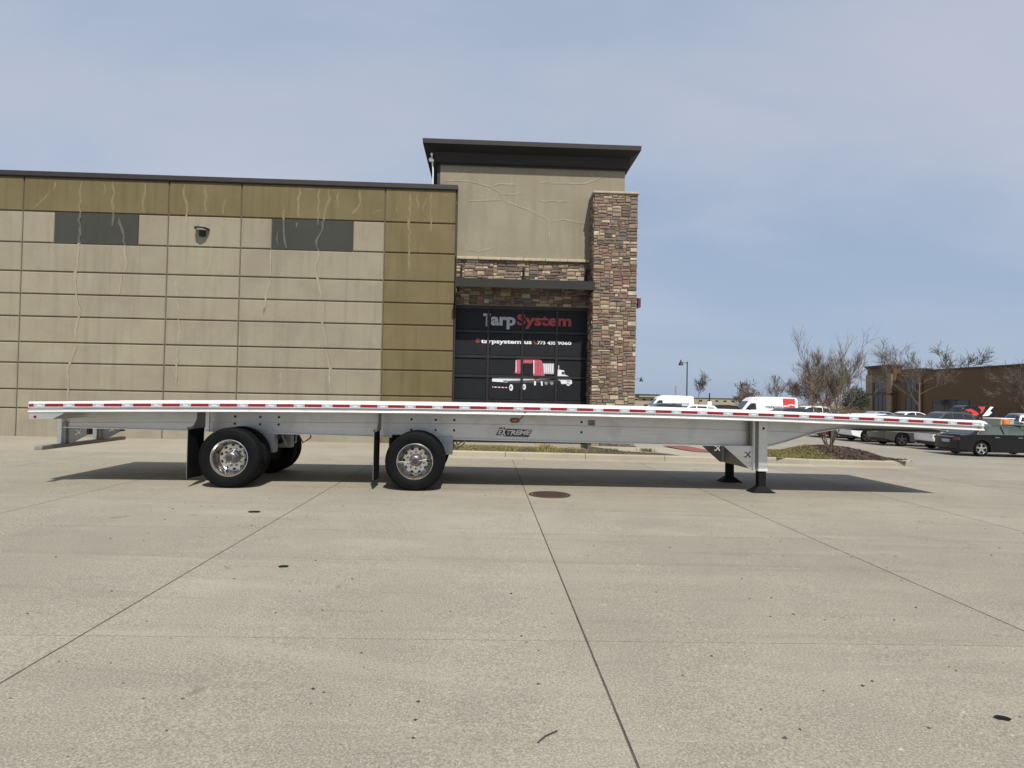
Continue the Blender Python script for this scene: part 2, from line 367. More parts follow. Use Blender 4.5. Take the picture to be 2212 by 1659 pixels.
for i in range(1, len(UJ) - 1): slab_mesh(UJ[i] - GU - .001, UJ[i] + GU + .001, VJ[0], VJ[-1], -.0035, -.027).build('joint_sealant', M['sealant'], pavement)
for j in range(1, len(VJ) - 1): slab_mesh(UJ[0], UJ[-1], VJ[j] - GV - .001, VJ[j] + GV + .001, -.0045, -.026).build('joint_sealant', M['sealant'], pavement)
# apron between the slabs and the warehouse wall
slab_mesh(-25.6, -1.62, 15.635, 19.99, 0, -.028).build('apron_slab', M['walk'], pavement)
for k in range(5): slab_mesh(-1.60 + k * 2.62, 1.01 + k * 2.62, 15.635, 16.30, .002, -.028).build('gutter_slab', M['kerb'], pavement)

# kerbed planting bed, sidewalk and island
def gpoly(m, pts, h0, h1):
    n = len(pts)
    m.add([(x, y, gz(x, y) + h0) for x, y in pts] + [(x, y, gz(x, y) + h1) for x, y in pts],
          [tuple(range(n, 2 * n))] + [(k, (k + 1) % n, (k + 1) % n + n, k + n) for k in range(n)])
    return m
def xy(u, v): p = bw(u, v); return (p.x, p.y)
def kerb_run(name, pts, label, w=.16, h=.14, seg=2.4, closed=False):
    """kerb of separate lengths along a polyline"""
    e = empty(name, (0, 0, 0)); tag(e, label, 'kerb', kind='structure')
    P = [Vector((*p, 0)) for p in pts]
    if closed: P.append(P[0])
    for a, b in zip(P, P[1:]):
        L = (b - a).length; k = max(1, round(L / seg)); d = (b - a) / L; nrm = Vector((-d.y, d.x, 0))
        for i in range(k):
            s0, s1 = a + d * (L * i / k + (.006 if i else 0)), a + d * (L * (i + 1) / k - (.006 if i < k - 1 else 0))
            m = MB(); vs_ = []
            for p in (s0, s1):
                for off, z in ((0, -.05), (.012, h - .03), (.035, h), (w, h), (w, -.05)):
                    q = p + nrm * off; vs_.append((q.x, q.y, gz(q.x, q.y) + z))
            m.add(vs_, [(0, 1, 6, 5), (1, 2, 7, 6), (2, 3, 8, 7), (3, 4, 9, 8), (4, 3, 2, 1, 0), (5, 6, 7, 8, 9)]); m.build('kerb_stone', M['kerb'], e)
    return e
kerb_run('kerb', [xy(-1.6, 19.8), xy(-1.6, 16.2), xy(6.95, 16.2)], 'pale concrete kerb in front of the planting bed and door')
rim = [(6.55, 15.95), (7.6, 15.62), (9.6, 15.68), (10.35, 15.92), (10.75, 16.35), (10.80, 17.2), (10.65, 18.2), (10.2, 18.6), (7.2, 18.75), (6.75, 18.3)]
rim = [(x * 1.06, y * 1.06) for x, y in rim]
kerb_run('island_kerb', rim, 'pale rounded concrete kerb round the grassy island', closed=True, seg=2.2)
sw = MB(); gpoly(sw, [xy(4.55, 16.37), xy(7.0, 16.37), (7.6, 19.9), (9.5, 22.5), (9.5, 32), xy(4.85, 32), xy(4.85, 19.3), xy(3.25, 19.3)], -.05, .115)
tag(sw.build('sidewalk', M['walk']), 'pale concrete sidewalk beside the stone pillar', 'sidewalk', kind='structure')
mt = MB(); gpoly(mt, [(5.05, 20.4), (5.45, 18.3), (6.25, 18.3), (5.88, 20.6)], .116, .122)
tag(mt.build('tactile_paving', M['redmat']), 'faded red tactile paving strip on the sidewalk behind the landing gear', 'paving')
bed_poly = [xy(-1.45, 16.35), xy(5.35, 16.35), xy(4.55, 16.9), xy(3.25, 19.3), xy(3.25, 20.3), xy(-1.45, 20.3)]
def bedh(x, y): return .128 - .160 * sm((y - 17.2) / 2.8)
bd = MB(); bd.v = [(x, y, gz(x, y) - .2) for x, y in bed_poly]; NB = 24
bd = MB()
for j in range(NB + 1):
    v = 16.33 + (20.44 - 16.33) * j / NB
    for i in range(NB + 1):
        u1 = 5.45 - max(0, v - 16.45) * .62 if v < 18.9 else 3.93; p = bw(-1.46 + (max(u1, 3.4) + 1.46) * i / NB, v); x, y = p.x, p.y
        bd.v.append((x, y, gz(x, y) + bedh(x, y) + mnoise.noise(Vector((x * 5, y * 5, 2))) * .012))
for j in range(NB):
    for i in range(NB): k = j * (NB + 1) + i; bd.f.append((k, k + 1, k + NB + 2, k + NB + 1)); bd.m.append(0)
tag(bd.build('planting_bed', M['soil']), 'brown soil bed below the glazed door', 'soil', kind='structure')
# island fill: lawn on the left, mulch mound on the right
def island_h(x, y):
    d = math.hypot((x - 9.55) / 1.6, (y - 18.35) / 1.2); h = .13 + .30 * max(0, 1 - d * d) ** 1.3
    return h + (mnoise.noise(Vector((x * 3, y * 3, 1))) * .03 + mnoise.noise(Vector((x * 9, y * 9, 4))) * .015) * (1 if x > 8.6 else .3)
isl = MB(); N1, N2 = 60, 34
for j in range(N2 + 1):
    for i in range(N1 + 1):
        x, y = 7.3 + (11.27 - 7.3) * i / N1, 16.75 + (19.7 - 16.75) * j / N2
        if x > 10.9: y = min(max(y, 17.15), 19.3)
        isl.v.append((x, y, gz(x, y) + island_h(x, y)))
for j in range(N2):
    for i in range(N1):
        k = j * (N1 + 1) + i; isl.f.append((k, k + 1, k + N1 + 2, k + N1 + 1)); isl.m.append(0)
tag(isl.build('mulch_mound', M['soil'], smooth=70), 'dark brown mulch mound round the bare shrub on the island', 'mulch', kind='structure')
def grass(name, n, sampler, hmin, hmax, label, seed, dry=.5):
    rg = random.Random(seed); m = MB()
    for _ in range(n):
        x, y, z = sampler(rg); h = rg.uniform(hmin, hmax); a = rg.uniform(0, 6.28); w = rg.uniform(.006, .013)
        dx_, dy_ = math.cos(a) * w, math.sin(a) * w; lx, ly = rg.gauss(0, .4) * h, rg.gauss(0, .4) * h
        m.add([(x - dx_, y - dy_, z - .01), (x + dx_, y + dy_, z - .01), (x + lx * .4 + dx_ * .6, y + ly * .4 + dy_ * .6, z + h * .65), (x + lx, y + ly, z + h)], [(0, 1, 2), (0, 2, 3)], 0 if rg.random() > dry else 1)
    return tag(m.build(name, [M['grass_a'], M['grass_b']], fix=False), label, 'grass', kind='stuff')
def in_poly(x, y, poly):
    c = False
    for (x0, y0), (x1, y1) in zip(poly, poly[1:] + poly[:1]):
        if (y0 > y) != (y1 > y) and x < (x1 - x0) * (y - y0) / (y1 - y0) + x0: c = not c
    return c
def bed_s(rg):
    while True:
        x, y = rg.uniform(-1.9, 5.0), rg.uniform(16.2, 20.3)
        if in_poly(x, y, bed_poly) and rg.random() < (1. if x < 1.5 else .22) and mnoise.noise(Vector((x * 1.3, y * 1.3, 7))) + rg.uniform(-.3, .5) > 0: return x, y, gz(x, y) + bedh(x, y)
def isl_s(rg):
    while True:
        x, y = rg.uniform(7.3, 9.2), rg.uniform(16.78, 19.65)
        if rg.random() < sm((9.1 - x) / .5): return x, y, gz(x, y) + island_h(x, y)
rg = random.Random(77); ch = MB()
for _ in range(5200):
    x, y = rg.uniform(8.5, 11.2), rg.uniform(16.85, 19.6)
    if x > 10.9 and not 17.2 < y < 19.2: continue
    z = gz(x, y) + island_h(x, y); a = rg.uniform(0, 6.28); L, w = rg.uniform(.015, .05), rg.uniform(.005, .012); c, s0 = math.cos(a), math.sin(a); t = rg.uniform(-.02, .03)
    ch.add([(x - c * L - s0 * w, y - s0 * L + c * w, z), (x - c * L + s0 * w, y - s0 * L - c * w, z + .008), (x + c * L + s0 * w, y + s0 * L - c * w, z + .012 + t), (x + c * L - s0 * w, y + s0 * L + c * w, z + .006 + t)], [(0, 1, 2, 3)], rg.choice((0, 0, 1, 2)))
tag(ch.build('mulch_chips', [M['soil'], M['bark'], M['leaf_dry']], fix=False), 'loose brown bark chips on the island mound', 'mulch', kind='stuff')
grass('bed_grass', 13000, bed_s, .012, .042, 'patchy green and dry grass in the bed below the glazed door', 3, .45)
grass('island_grass', 18000, isl_s, .03, .075, 'short yellowing grass on the kerbed island beside the landing gear', 4, .5)
def clump(x, y, n, hmin, hmax, seed, label, dry):
    return grass('grass_tuft', n, lambda rg: (x + rg.gauss(0, .10), y + rg.gauss(0, .08), gz(x, y) + bedh(x, y)), hmin, hmax, label, seed, dry)
clump(1.0, 17.6, 70, .08, .20, 21, 'tall pale dry grass tuft in the bed', .9)
clump(2.9, 17.7, 130, .03, .10, 22, 'low green weed tuft before the pillar foot', .15)
clump(4.0, 17.9, 160, .05, .13, 23, 'green weed tuft beside the pillar foot', .1)

# manhole, litter
mh = empty('manhole_cover', (.656, 10.165, gz(.656, 10.165)), R(10), 'round rusty cast iron manhole cover in the concrete', 'manhole')
MB().lathe([(.30, .001), (.30, .009), (.345, .009), (.35, .001)], 40, 'z').build('ring', M['iron'], mh)
MB().lathe([(.0, .006), (.285, .006), (.288, .0)], 40, 'z').build('lid', M['iron'], mh, smooth=40)
rb = MB()
for k in range(-5, 6):
    L = math.sqrt(.27 ** 2 - (k * .048) ** 2); rb.box(-L, L, k * .048 - .010, k * .048 + .010, .006, .011)
rb.build('tread_bars', M['iron'], mh)
rg = random.Random(8)
pb = MB()
for _ in range(420):
    y = 2.3 + rg.random() ** 1.5 * 12; x = rg.uniform(-1, 1) * (y * .9 + 1); s_ = rg.uniform(.004, .012); z = gz(x, y)
    pb.add([(x - s_ * rg.uniform(.7, 1.8), y, z), (x, y - s_, z), (x + s_ * rg.uniform(.7, 1.8), y, z), (x, y + s_, z), (x, y, z + s_ * .8)], [(0, 1, 4), (1, 2, 4), (2, 3, 4), (3, 0, 4)], rg.choice((0, 0, 0, 1)))
tag(pb.build('grit', [M['steel_dark'], M['kerb']]), 'scattered dark grit and crumbs on the concrete', 'grit', kind='stuff')
def leaf(x, y, L, W, a, label):
    m = MB(); n = 9; pts = []
    for i in range(n):
        t = i / (n - 1); w = W * math.sin(math.pi * t) ** .7 * (1 + .25 * math.sin(9 * t)) + .001; pts.append((L * (t - .5), w, .0015 + .003 * math.sin(3 * t) ** 2))
    for i, (px, w, z) in enumerate(pts): m.v += [(px, -w, z), (px, 0, z), (px, w, z + .006)]
    for i in range(n - 1):
        for k in (0, 1): m.f.append((3 * i + k, 3 * i + 3 + k, 3 * i + 4 + k, 3 * i + 1 + k)); m.m.append(0)
    o = m.build('dead_leaf', M['black'], fix=False, loc=(x, y, gz(x, y) + .004), rot=(0, 0, a)); return tag(o, label, 'leaf')
leaf(2.59, 3.22, .075, .016, R(-20), 'dark curled dead leaf lying alone on open concrete')
leaf(-3.35, 8.05, .16, .035, R(5), 'flat black scrap left of the first long joint')
leaf(-2.05, 5.6, .09, .02, R(10), 'small dark leaf scrap near the middle slabs')
tw_ = MB().tube([(-.05, -.05, .004), (-.01, .0, .008), (.05, .055, .004)], .0035, 5); tag(tw_.build('twig', M['steel_dark'], loc=(.20, 2.93, gz(.2, 2.93))), 'thin dark twig beside the long slab joint', 'twig')

# ------------------------------------------------------------------ warehouse (local frame: x along the facade, y = depth behind it)
VF = 20.0
wh = empty('warehouse', bw(0, VF), YAW_B, 'tan precast warehouse with stuccoed tower, stone pillar and glazed door behind the trailer', 'building')
def Y(v): return v - VF
UC = [-24.05, -21.75, -17.16, -14.86, -10.33, -8.03, -3.42, -1.10]
ZR = [-.25, .92, 1.52, 2.36, 3.02, 3.84, 4.56, 5.28, 6.20, 7.20, 8.33]
core = MB(); core.box(-26, -1.14, .045, 14, -.4, 8.30); core.build('wall', M['joint'], wh)
jg = .016
for i in range(len(UC) - 1):
    for j in range(len(ZR) - 1):
        u0, u1, z0, z1 = UC[i], UC[i + 1], ZR[j], ZR[j + 1]; right = i == len(UC) - 2
        olive = right or j == len(ZR) - 2
        wide = u1 - u0 > 4; parts = [(u0, u1, 'olive' if olive else 'tan')]
        if wide and j == len(ZR) - 3:
            a, b = u0 + .99, u0 + 3.59; parts = [(u0, a, 'tan'), (a, b, 'darkpanel'), (b, u1, 'tan')]
        for a, b, mm in parts:
            d = mm == 'darkpanel'
            MB().panel(a + (.004 if d else jg), b - (.004 if d else jg), z0 + (.004 if d else jg), z1 - (.004 if d else jg), .05, .012 if d else 0, .002 if d else .022).build('dark_panel' if d else 'wall_panel', M[mm], wh)
cp_ = MB(); cp_.box(-26, -1.06, -.07, .40, 8.325, 8.47); cp_.box(-26, -1.07, -.045, .0, 8.295, 8.326); cp_.build('coping', M['bronze'], wh)
rf = MB(); rf.box(-26, -1.14, .4, 14, 8.30, 8.34); rf.build('roof', M['steel_dark'], wh)
MB().box(-1.085, -1.05, -.02, .06, 0, 8.30).build('corner_trim', M['bronze'], wh)
CRACKS_WING= [[(-13.06,8.18),(-13.1,7.7),(-13.08,7.22),(-13.09,6.22),(-13.1,5.56),(-13.17,5.12),(-13.12,4.57),(-12.98,3.92)],[(-12.09,8.23),(-12.03,7.88),(-12.11,7.58),(-12.06,7.25),(-12.08,6.77)],[(-11.86,7.07),(-11.74,6.63),(-11.65,6.19),(-11.6,5.6),(-11.73,5.19),(-11.8,4.6)],[(-11.09,8.18),(-11.06,7.92),(-11.14,7.65),(-11.09,7.25)],[(-13.9,8.19),(-13.94,7.89)],[(-14.08,7.83),(-14.23,7.59),(-14.54,7.27)],[(-12.38,8.17),(-12.32,7.97),(-12.38,7.76)],[(-9.84,8.18),(-9.85,7.84),(-9.75,7.59),(-9.76,7.23),(-9.76,6.84)],[(-9.19,8.22),(-9.14,7.83),(-9.19,7.57),(-9.14,7.29)],[(-8.52,7.79),(-8.6,7.55),(-8.61,7.29),(-8.58,6.88)],[(-8.95,6.2),(-8.97,5.75),(-9.1,5.34)],[(-10.04,5.13),(-9.99,4.61),(-9.91,3.99)],[(-13.91,6.2),(-13.91,5.35),(-13.89,4.62)],[(-6.21,8.23),(-6.22,7.88),(-6.19,7.27),(-6.26,6.91)],[(-5.53,8.22),(-5.59,8.0),(-5.57,7.25),(-5.58,7.0)],[(-5.26,8.19),(-5.2,7.91),(-5.34,7.55),(-5.38,7.22),(-5.46,6.79),(-5.61,6.5),(-5.53,6.19),(-5.51,6.01),(-5.62,5.69),(-5.54,5.3),(-5.41,4.8),(-5.33,4.49),(-5.35,4.11)],[(-6.65,7.51),(-6.67,7.18),(-6.66,6.83),(-6.56,6.23)],[(-6.85,6.79),(-6.88,6.54),(-6.82,6.29)],[(-4.9,8.2),(-4.98,7.95),(-4.93,7.6)],[(-4.24,8.19),(-4.23,7.76),(-4.35,7.54),(-4.51,7.41)],[(-3.84,7.45),(-3.61,7.58),(-3.47,7.55)],[(-2.62,8.17),(-2.62,7.63),(-2.59,6.31),(-2.61,5.59)],[(-2.93,8.13),(-2.93,7.88)],[(-3.03,7.8),(-3.06,7.51)],[(-2.35,8.15),(-2.37,7.64)],[(-2.08,8.01),(-2.19,7.58)],[(-1.92,8.2),(-1.94,7.48),(-1.91,6.9)],[(-7.06,6.18),(-7.04,5.19),(-7.16,4.69),(-7.25,4.06)],[(-13.0,3.99),(-13.11,3.39),(-13.06,2.93),(-13.3,2.2),(-13.26,1.22)],[(-9.92,3.86),(-9.83,3.47),(-9.9,2.94),(-9.94,1.81)],[(-7.18,4.4),(-7.26,3.96)],[(-5.35,3.98),(-5.19,2.97),(-5.05,2.37),(-4.99,1.44)],[(-6.64,2.21),(-6.64,1.64)],[(-12.28,2.32),(-12.26,1.3)]]
CRACKS_TOWER= [[(-1.54,8.73),(-0.74,8.74),(-0.0,8.57),(0.23,8.44),(0.5,8.11),(1.28,7.84),(1.82,7.61),(2.0,7.46),(2.07,6.76),(2.17,6.42)],[(-1.04,8.79),(-0.89,8.99),(-0.82,9.18)],[(0.09,8.59),(0.26,8.68),(0.88,8.68)],[(0.35,8.33),(0.88,8.35),(1.04,8.43)],[(1.81,9.2),(1.95,8.89),(2.05,8.76),(3.16,8.78),(3.74,9.03),(4.28,9.24)],[(3.34,9.21),(3.5,8.94)],[(2.02,7.46),(2.48,7.55),(3.06,7.45),(3.41,7.42)],[(1.62,8.18),(1.81,8.13),(2.04,8.16),(2.66,8.16)],[(-0.89,6.75),(-0.73,6.45),(-0.38,6.38),(0.15,6.53)],[(-0.72,8.07),(-0.11,8.11),(0.39,8.14)],[(1.65,8.76),(1.99,8.81)]]
rg = random.Random(5)
def fine(pl, rg, amp=.022):
    out = []
    for (x0, z0), (x1, z1) in zip(pl, pl[1:]):
        k = max(1, int(math.hypot(x1 - x0, z1 - z0) / .14))
        for i in range(k): out.append((x0 + (x1 - x0) * i / k + (rg.gauss(0, amp) if i else 0), z0 + (z1 - z0) * i / k))
    return out + [pl[-1]]
def zone(x, z):
    if any(abs(z - q) < .028 for q in ZR) or any(abs(x - q) < .022 for q in UC): return None
    if z > 7.2 or x > -3.42: return 1
    return 2 if 6.2 < z < 7.2 and (-13.87 < x < -11.27 or -7.04 < x < -4.44) else 0
for k, pl in enumerate(CRACKS_WING):
    f = fine(pl, rg); m = MB()
    for wd, dx_, yy, dark in ((.075 if len(pl) > 3 else .05, 0, -.004, 0), (.015, .024, -.0055, 1)):
        if dark and len(pl) < 4: continue
        t = MB().ribbon([(x + dx_, z) for x, z in f], wd, yy, 0, rg); t_f = []
        for fc in t.f:
            c = [sum(t.v[q][a] for q in fc) / 4 for a in (0, 2)]; zn = zone(*c)
            if zn is not None: m.f.append(tuple(q + len(m.v) for q in fc)); m.m.append(3 if dark and zn != 2 else zn)
        m.v += t.v
    m.build('crack_filler', [M['patch_tan'], M['patch_olive'], M['patch_dark'], M['crack']], wh, fix=False)
for pl in CRACKS_TOWER:
    f = fine(pl, rg, .018); m = MB(); m.ribbon(f, .06, Y(20.3) - .004, 0, rg); m.ribbon([(x + .012, z - .016) for x, z in f], .012, Y(20.3) - .0055, 1, rg)
    m.build('crack_filler', [M['patch_tan'], M['crack']], wh, fix=False)
# tower
T0, T1, TB = -1.67, 4.53, 6.0
tw = MB(); tw.box(T0, T1, Y(20.3), TB, 6.16, 9.33); tw.box(-1.13, T1, Y(20.75), TB, -.4, 6.16); tw.build('tower_wall', M['stucco'], wh)
MB().box(T0 - .10, T0 - .002, Y(20.32), TB, 8.3, 9.33).build('side_trim', M['bronze'], wh)
def ring_loft(levels, mats):
    m = MB()
    for z, o in levels: m.v += [(T0 - o, Y(20.3) - o, z), (T1 + o * .75, Y(20.3) - o, z), (T1 + o * .75, TB + o, z), (T0 - o, TB + o, z)]
    for i in range(len(levels) - 1):
        for k in range(4): m.f.append((4 * i + k, 4 * i + (k + 1) % 4, 4 * i + 4 + (k + 1) % 4, 4 * i + 4 + k)); m.m.append(0)
    n = len(levels) - 1; m.f.append((4 * n, 4 * n + 1, 4 * n + 2, 4 * n + 3)); m.m.append(0)
    return m
ring_loft([(9.24, .03), (9.24, .06), (9.295, .06)], 0).build('cornice_base', M['bronze'], wh)
ring_loft([(9.295, .05), (9.295, .14), (9.615, .20)], 0).build('cornice_band', M['fascia'], wh)
ring_loft([(9.61, .15), (9.625, .21), (9.755, .52)], 0).build('cornice_soffit', M['soffit'], wh)
ring_loft([(9.755, .47), (9.755, .545), (9.90, .555), (9.90, .40)], 0).build('cornice_cap', M['bronze'], wh)
# stone cladding
def stone_mesh(seed, mat_):
    rg = random.Random(seed); m = MB(); c = .5; j = lambda s_: rg.uniform(-s_, s_)
    bk = [(-.5, 0, -.5), (.5, 0, -.5), (.5, 0, .5), (-.5, 0, .5)]
    md = [(x + (-.012 if x > 0 else .012) + j(.012), -.55 + j(.1), z + (-.02 if z > 0 else .02) + j(.02)) for x, _, z in bk]
    fr = [(x * .90 + j(.02), -.95 + j(.22), z * .80 + j(.05)) for x, _, z in bk]
    m.add(bk + md + fr + [(j(.15), -1.05 + j(.2), j(.15))], [(k, (k + 1) % 4, 4 + (k + 1) % 4, 4 + k) for k in range(4)] + [(4 + k, 4 + (k + 1) % 4, 8 + (k + 1) % 4, 8 + k) for k in range(4)] + [(8 + k, 8 + (k + 1) % 4, 12) for k in range(4)])
    return m.mesh('stone', mat_)
SMESH = {}
def layout(w, h, rg, cell=.052):
    """random coursed ashlar: list of (x, z, width, height)"""
    nz = int(round(h / cell)); cz = h / nz; nxx = int(round(w / .06)); cx = w / nxx; grid = [[False] * nxx for _ in range(nz)]; out = []
    for r in range(nz):
        c = 0
        while c < nxx:
            if grid[r][c]: c += 1; continue
            hh = rg.choices((1, 2, 3), (2.5, 7, 3.2))[0]; hh = min(hh, nz - r)
            ww = rg.randint(2, 4) + (rg.randint(0, 3) if hh > 1 else rg.randint(0, 4)); k = 0
            while k < ww and c + k < nxx and all(not grid[r + q][c + k] for q in range(hh)): k += 1
            if k == 0: hh = 1; k = 1
            rest = 0
            while c + k + rest < nxx and not grid[r][c + k + rest]: rest += 1
            if rest == 1 and all(not grid[r + q][c + k] for q in range(hh)): k += 1
            for q in range(hh):
                for t in range(k): grid[r + q][c + t] = True
            out.append((c * cx, r * cz, k * cx, hh * cz)); c += k
    return out
rg = random.Random(17)
PU0, PU1, PV0, PV1, PZ1 = 3.40, 4.78, 19.58, 20.6, 8.22
pillar = MB().box(PU0, PU1, Y(PV0), Y(PV1), .02, PZ1).build('stone_pillar', M['mortar'], wh)
band = MB().box(-1.10, 3.40, Y(20.33), Y(20.9), 4.60, 6.11).build('stone_band', M['mortar'], wh)
ST = []
def clad(par, w, h, place, face):
    for x, z, a, b in layout(w, h, rg):
        ST.append((a * b * (1 if face == 'front' else .12), par, place(x + a / 2, z + b / 2), (a - .013, rg.uniform(.028, .05), b - .013), 0 if face == 'front' else R(-90), rg.randrange(8), rg.randrange(len(SM))))
clad(pillar, PU1 - PU0 + .05, PZ1 - .04, lambda x, z: (PU0 - .025 + x, Y(PV0), .02 + z), 'front')
clad(band, 4.49, 1.50, lambda x, z: (-1.10 + x, Y(20.33), 4.61 + z), 'front')
clad(pillar, PV1 - PV0 - .05, PZ1 - .30, lambda x, z: (PU0, Y(PV1) - .05 - x, .28 + z), 'side')
clad(pillar, PV1 - PV0 - .05, PZ1 - .30, lambda x, z: (PU1, Y(PV0) + .0 + x, .28 + z), 'right')
ST.sort(key=lambda t: -t[0]); rest = {}
for k, (ar, par, loc, sc, rz, sd, mi) in enumerate(ST):
    key = (sd, mi)
    if key not in SMESH: SMESH[key] = stone_mesh(sd, SM[mi])
    if rz and loc[0] > 4: rz = R(90)
    if k < 300: link('stone', SMESH[key], par, loc, (0, 0, rz), sc)
    else:
        m = rest.setdefault(par, MB()); me = SMESH[key]; mat_ = Matrix.Translation(loc) @ Matrix.Rotation(rz, 4, 'Z') @ Matrix.Diagonal((*sc, 1))
        m.add([mat_ @ v.co for v in me.vertices], [tuple(p.vertices) for p in me.polygons], mi)
for par, m in rest.items(): tag(m.build('small_stones', SM, par), kind='stuff')
MB().box(PU0 - .07, PU1 + .07, Y(PV0) - .075, Y(PV1), PZ1, PZ1 + .075).build('pillar_cap', M['capstone'], wh, bevel=.02)
for k in range(6):
    a = -1.09 + 4.46 * k / 6; MB().box(a + .004, a + 4.46 / 6 - .004, Y(20.20), Y(20.5), 6.105, 6.20).build('ledge_stone', M['capstone'], wh, bevel=.018)
MB().box(PU0 - .02, PU1 + .02, Y(PV0) - .0, Y(PV1), -.3, .10).build('pillar_footing', M['kerb'], wh)
# canopy
aw = MB(); aw.box(-1.02, 3.40, Y(19.30), Y(19.34), 5.03, 5.30); aw.box(-1.02, 3.40, Y(19.34), Y(20.30), 5.20, 5.24); aw.box(-1.02, -.97, Y(19.34), Y(20.30), 5.03, 5.20); aw.box(3.35, 3.40, Y(19.34), Y(20.30), 5.03, 5.20); aw.box(1.185, 1.20, Y(19.294), Y(19.30), 5.02, 5.31)
awn = aw.build('canopy', M['fascia'], wh)
for uu in (-.90, 1.17, 3.27):
    t = MB(); t.tube([(uu, Y(19.5), 5.24), (uu, Y(20.26), 5.85)], .018, 6); t.box(uu - .03, uu + .03, Y(20.22), Y(20.28), 5.45, 5.9); t.build('tie_rod', M['lamp_metal'], awn)
# sectional door: frame, panes, printed vinyl
DU = [-1.12, .03, 1.18, 2.33, 3.44]; DZ = [.0, .70, 1.42, 2.25, 2.90, 3.74, 4.48]; YD = Y(20.45)
door = MB(); door.box(-1.13, 3.46, YD + .04, YD + .10, -.1, 4.62); door.box(-1.13, 3.46, Y(20.36), YD + .04, 4.48, 4.60); door = door.build('door', M['doorframe'], wh)
for u in DU: MB().box(u - .04, u + .04, YD - .03, YD + .04, 0, 4.5).build('mullion', M['doorframe'], door)
for z in DZ[1:-1]: MB().box(-1.08, 3.42, YD - .026, YD + .038, z - .045, z + .045).build('rail', M['doorframe'], door)
MB().box(-1.12, 3.44, YD - .02, YD + .04, -.08, .10).build('bottom_rail', M['doorframe'], door)
MB().box(-1.12, 3.44, YD - .12, YD + .04, -.12, .03).build('sill', M['kerb'], wh)
for i in range(4):
    for j in range(6): MB().panel(DU[i] + .045, DU[i + 1] - .045, DZ[j] + .05, DZ[j + 1] - .05, YD + .03, YD + .012, .012).build('pane', M['pane'], door)
YP = YD + .006
def vin(poly, mm, k=0, name='print'): MB().add([(x, YP - .0006 * k, z) for x, z in poly], [tuple(range(len(poly)))]).build(name, M[mm], door, fix=False)
def vtxt(s_, x0, x1, z0, z1, mm, bold=.02, k=1): link('lettering', text_mesh(s_, x0, x1, z0, z1, YP - .0006 * k, M[mm], bold), door)
vtxt('T', -.155, .095, 3.915, 4.35, 'vinyl_grey', .03); vtxt('arp', .105, .94, 3.83, 4.25, 'vinyl_grey', .04); vtxt('System', .985, 2.82, 3.86, 4.36, 'vinyl_red', .035)
vtxt('tarpsystem', -.21, 1.14, 3.305, 3.475, 'vinyl_white', .03); vtxt('.us', 1.175, 1.49, 3.35, 3.455, 'vinyl_white', .03)
for tx, a, b in (('773', 1.685, 1.95), ('435', 2.02, 2.30), ('9060', 2.37, 2.83)): vtxt(tx, a, b, 3.35, 3.465, 'vinyl_white', .03)
vin(disc(-.315, 3.43, .075, .075), 'vinyl_red', 1); vin(disc(-.315, 3.43, .058, .058), 'pane', 2)
vin([(-.37, 3.424), (-.26, 3.424), (-.26, 3.438), (-.37, 3.438)], 'vinyl_red', 3); vin([(-.322, 3.375), (-.308, 3.375), (-.308, 3.487), (-.322, 3.487)], 'vinyl_red', 3)
vin([(-.345, 3.385), (-.333, 3.385), (-.338, 3.43), (-.333, 3.478), (-.345, 3.478), (-.352, 3.43)], 'vinyl_red', 3); vin([(-.285, 3.385), (-.297, 3.385), (-.292, 3.43), (-.297, 3.478), (-.285, 3.478), (-.278, 3.43)], 'vinyl_red', 3)
vin([(1.56, 3.47), (1.595, 3.48), (1.61, 3.45), (1.59, 3.435), (1.61, 3.40), (1.635, 3.385), (1.65, 3.40), (1.675, 3.375), (1.665, 3.345), (1.63, 3.35), (1.585, 3.385), (1.56, 3.43)], 'vinyl_red', 1)
vin([(0.19,2.19),(1.95,2.26),(2.38,2.27),(2.38,2.22),(1.95,2.17),(1.67,2.15),(0.74,2.11),(0.7,2.05),(0.19,2.07)], 'vinyl_white', 1, 'truck_print')
vin([(0.56,2.11),(0.71,2.12),(0.71,2.07),(0.56,2.07)], 'vinyl_dark', 2, 'truck_print')
vin([(0.97,2.81),(1.17,2.85),(1.18,2.37),(1.13,2.35),(0.93,2.36),(0.97,2.48)], 'vinyl_pink', 1, 'truck_print')
vin([(0.97,2.81),(1.16,2.85),(1.74,2.86),(1.85,2.79),(1.57,2.8),(1.51,2.71),(1.23,2.7),(0.99,2.73)], 'vinyl_pink', 2, 'truck_print')
vin([(1.57,2.8),(1.85,2.79),(1.9,2.45),(1.97,2.26),(1.65,2.15),(1.57,2.17),(1.56,2.36)], 'vinyl_pink', 3, 'truck_print')
vin([(0.88,2.26),(1.17,2.31),(1.17,2.23),(0.89,2.23)], 'vinyl_red', 2, 'truck_print')
vin([(1.56,2.81),(1.59,2.82),(1.6,2.36),(1.57,2.36)], 'vinyl_white', 4, 'truck_print')
vin([(0.97,2.8),(0.99,2.8),(1.0,2.41),(0.97,2.41)], 'vinyl_white', 4, 'truck_print')
vin([(1.87,2.71),(2.26,2.72),(2.26,2.36),(1.92,2.36)], 'vinyl_grey', 1, 'truck_print')
vin([(2.39,2.52),(2.6,2.49),(2.63,2.35),(2.81,2.28),(2.87,2.15),(2.88,2.04),(2.82,2.04),(2.8,2.14),(2.71,2.15),(2.67,2.04),(2.52,2.03),(2.49,2.13),(2.38,2.18)], 'vinyl_white', 1, 'truck_print')
vin([(2.52,2.45),(2.61,2.44),(2.62,2.35),(2.52,2.35)], 'vinyl_dark', 2, 'truck_print')
vin([(2.41,2.66),(2.43,2.66),(2.43,2.52),(2.41,2.52)], 'vinyl_white', 1, 'truck_print')
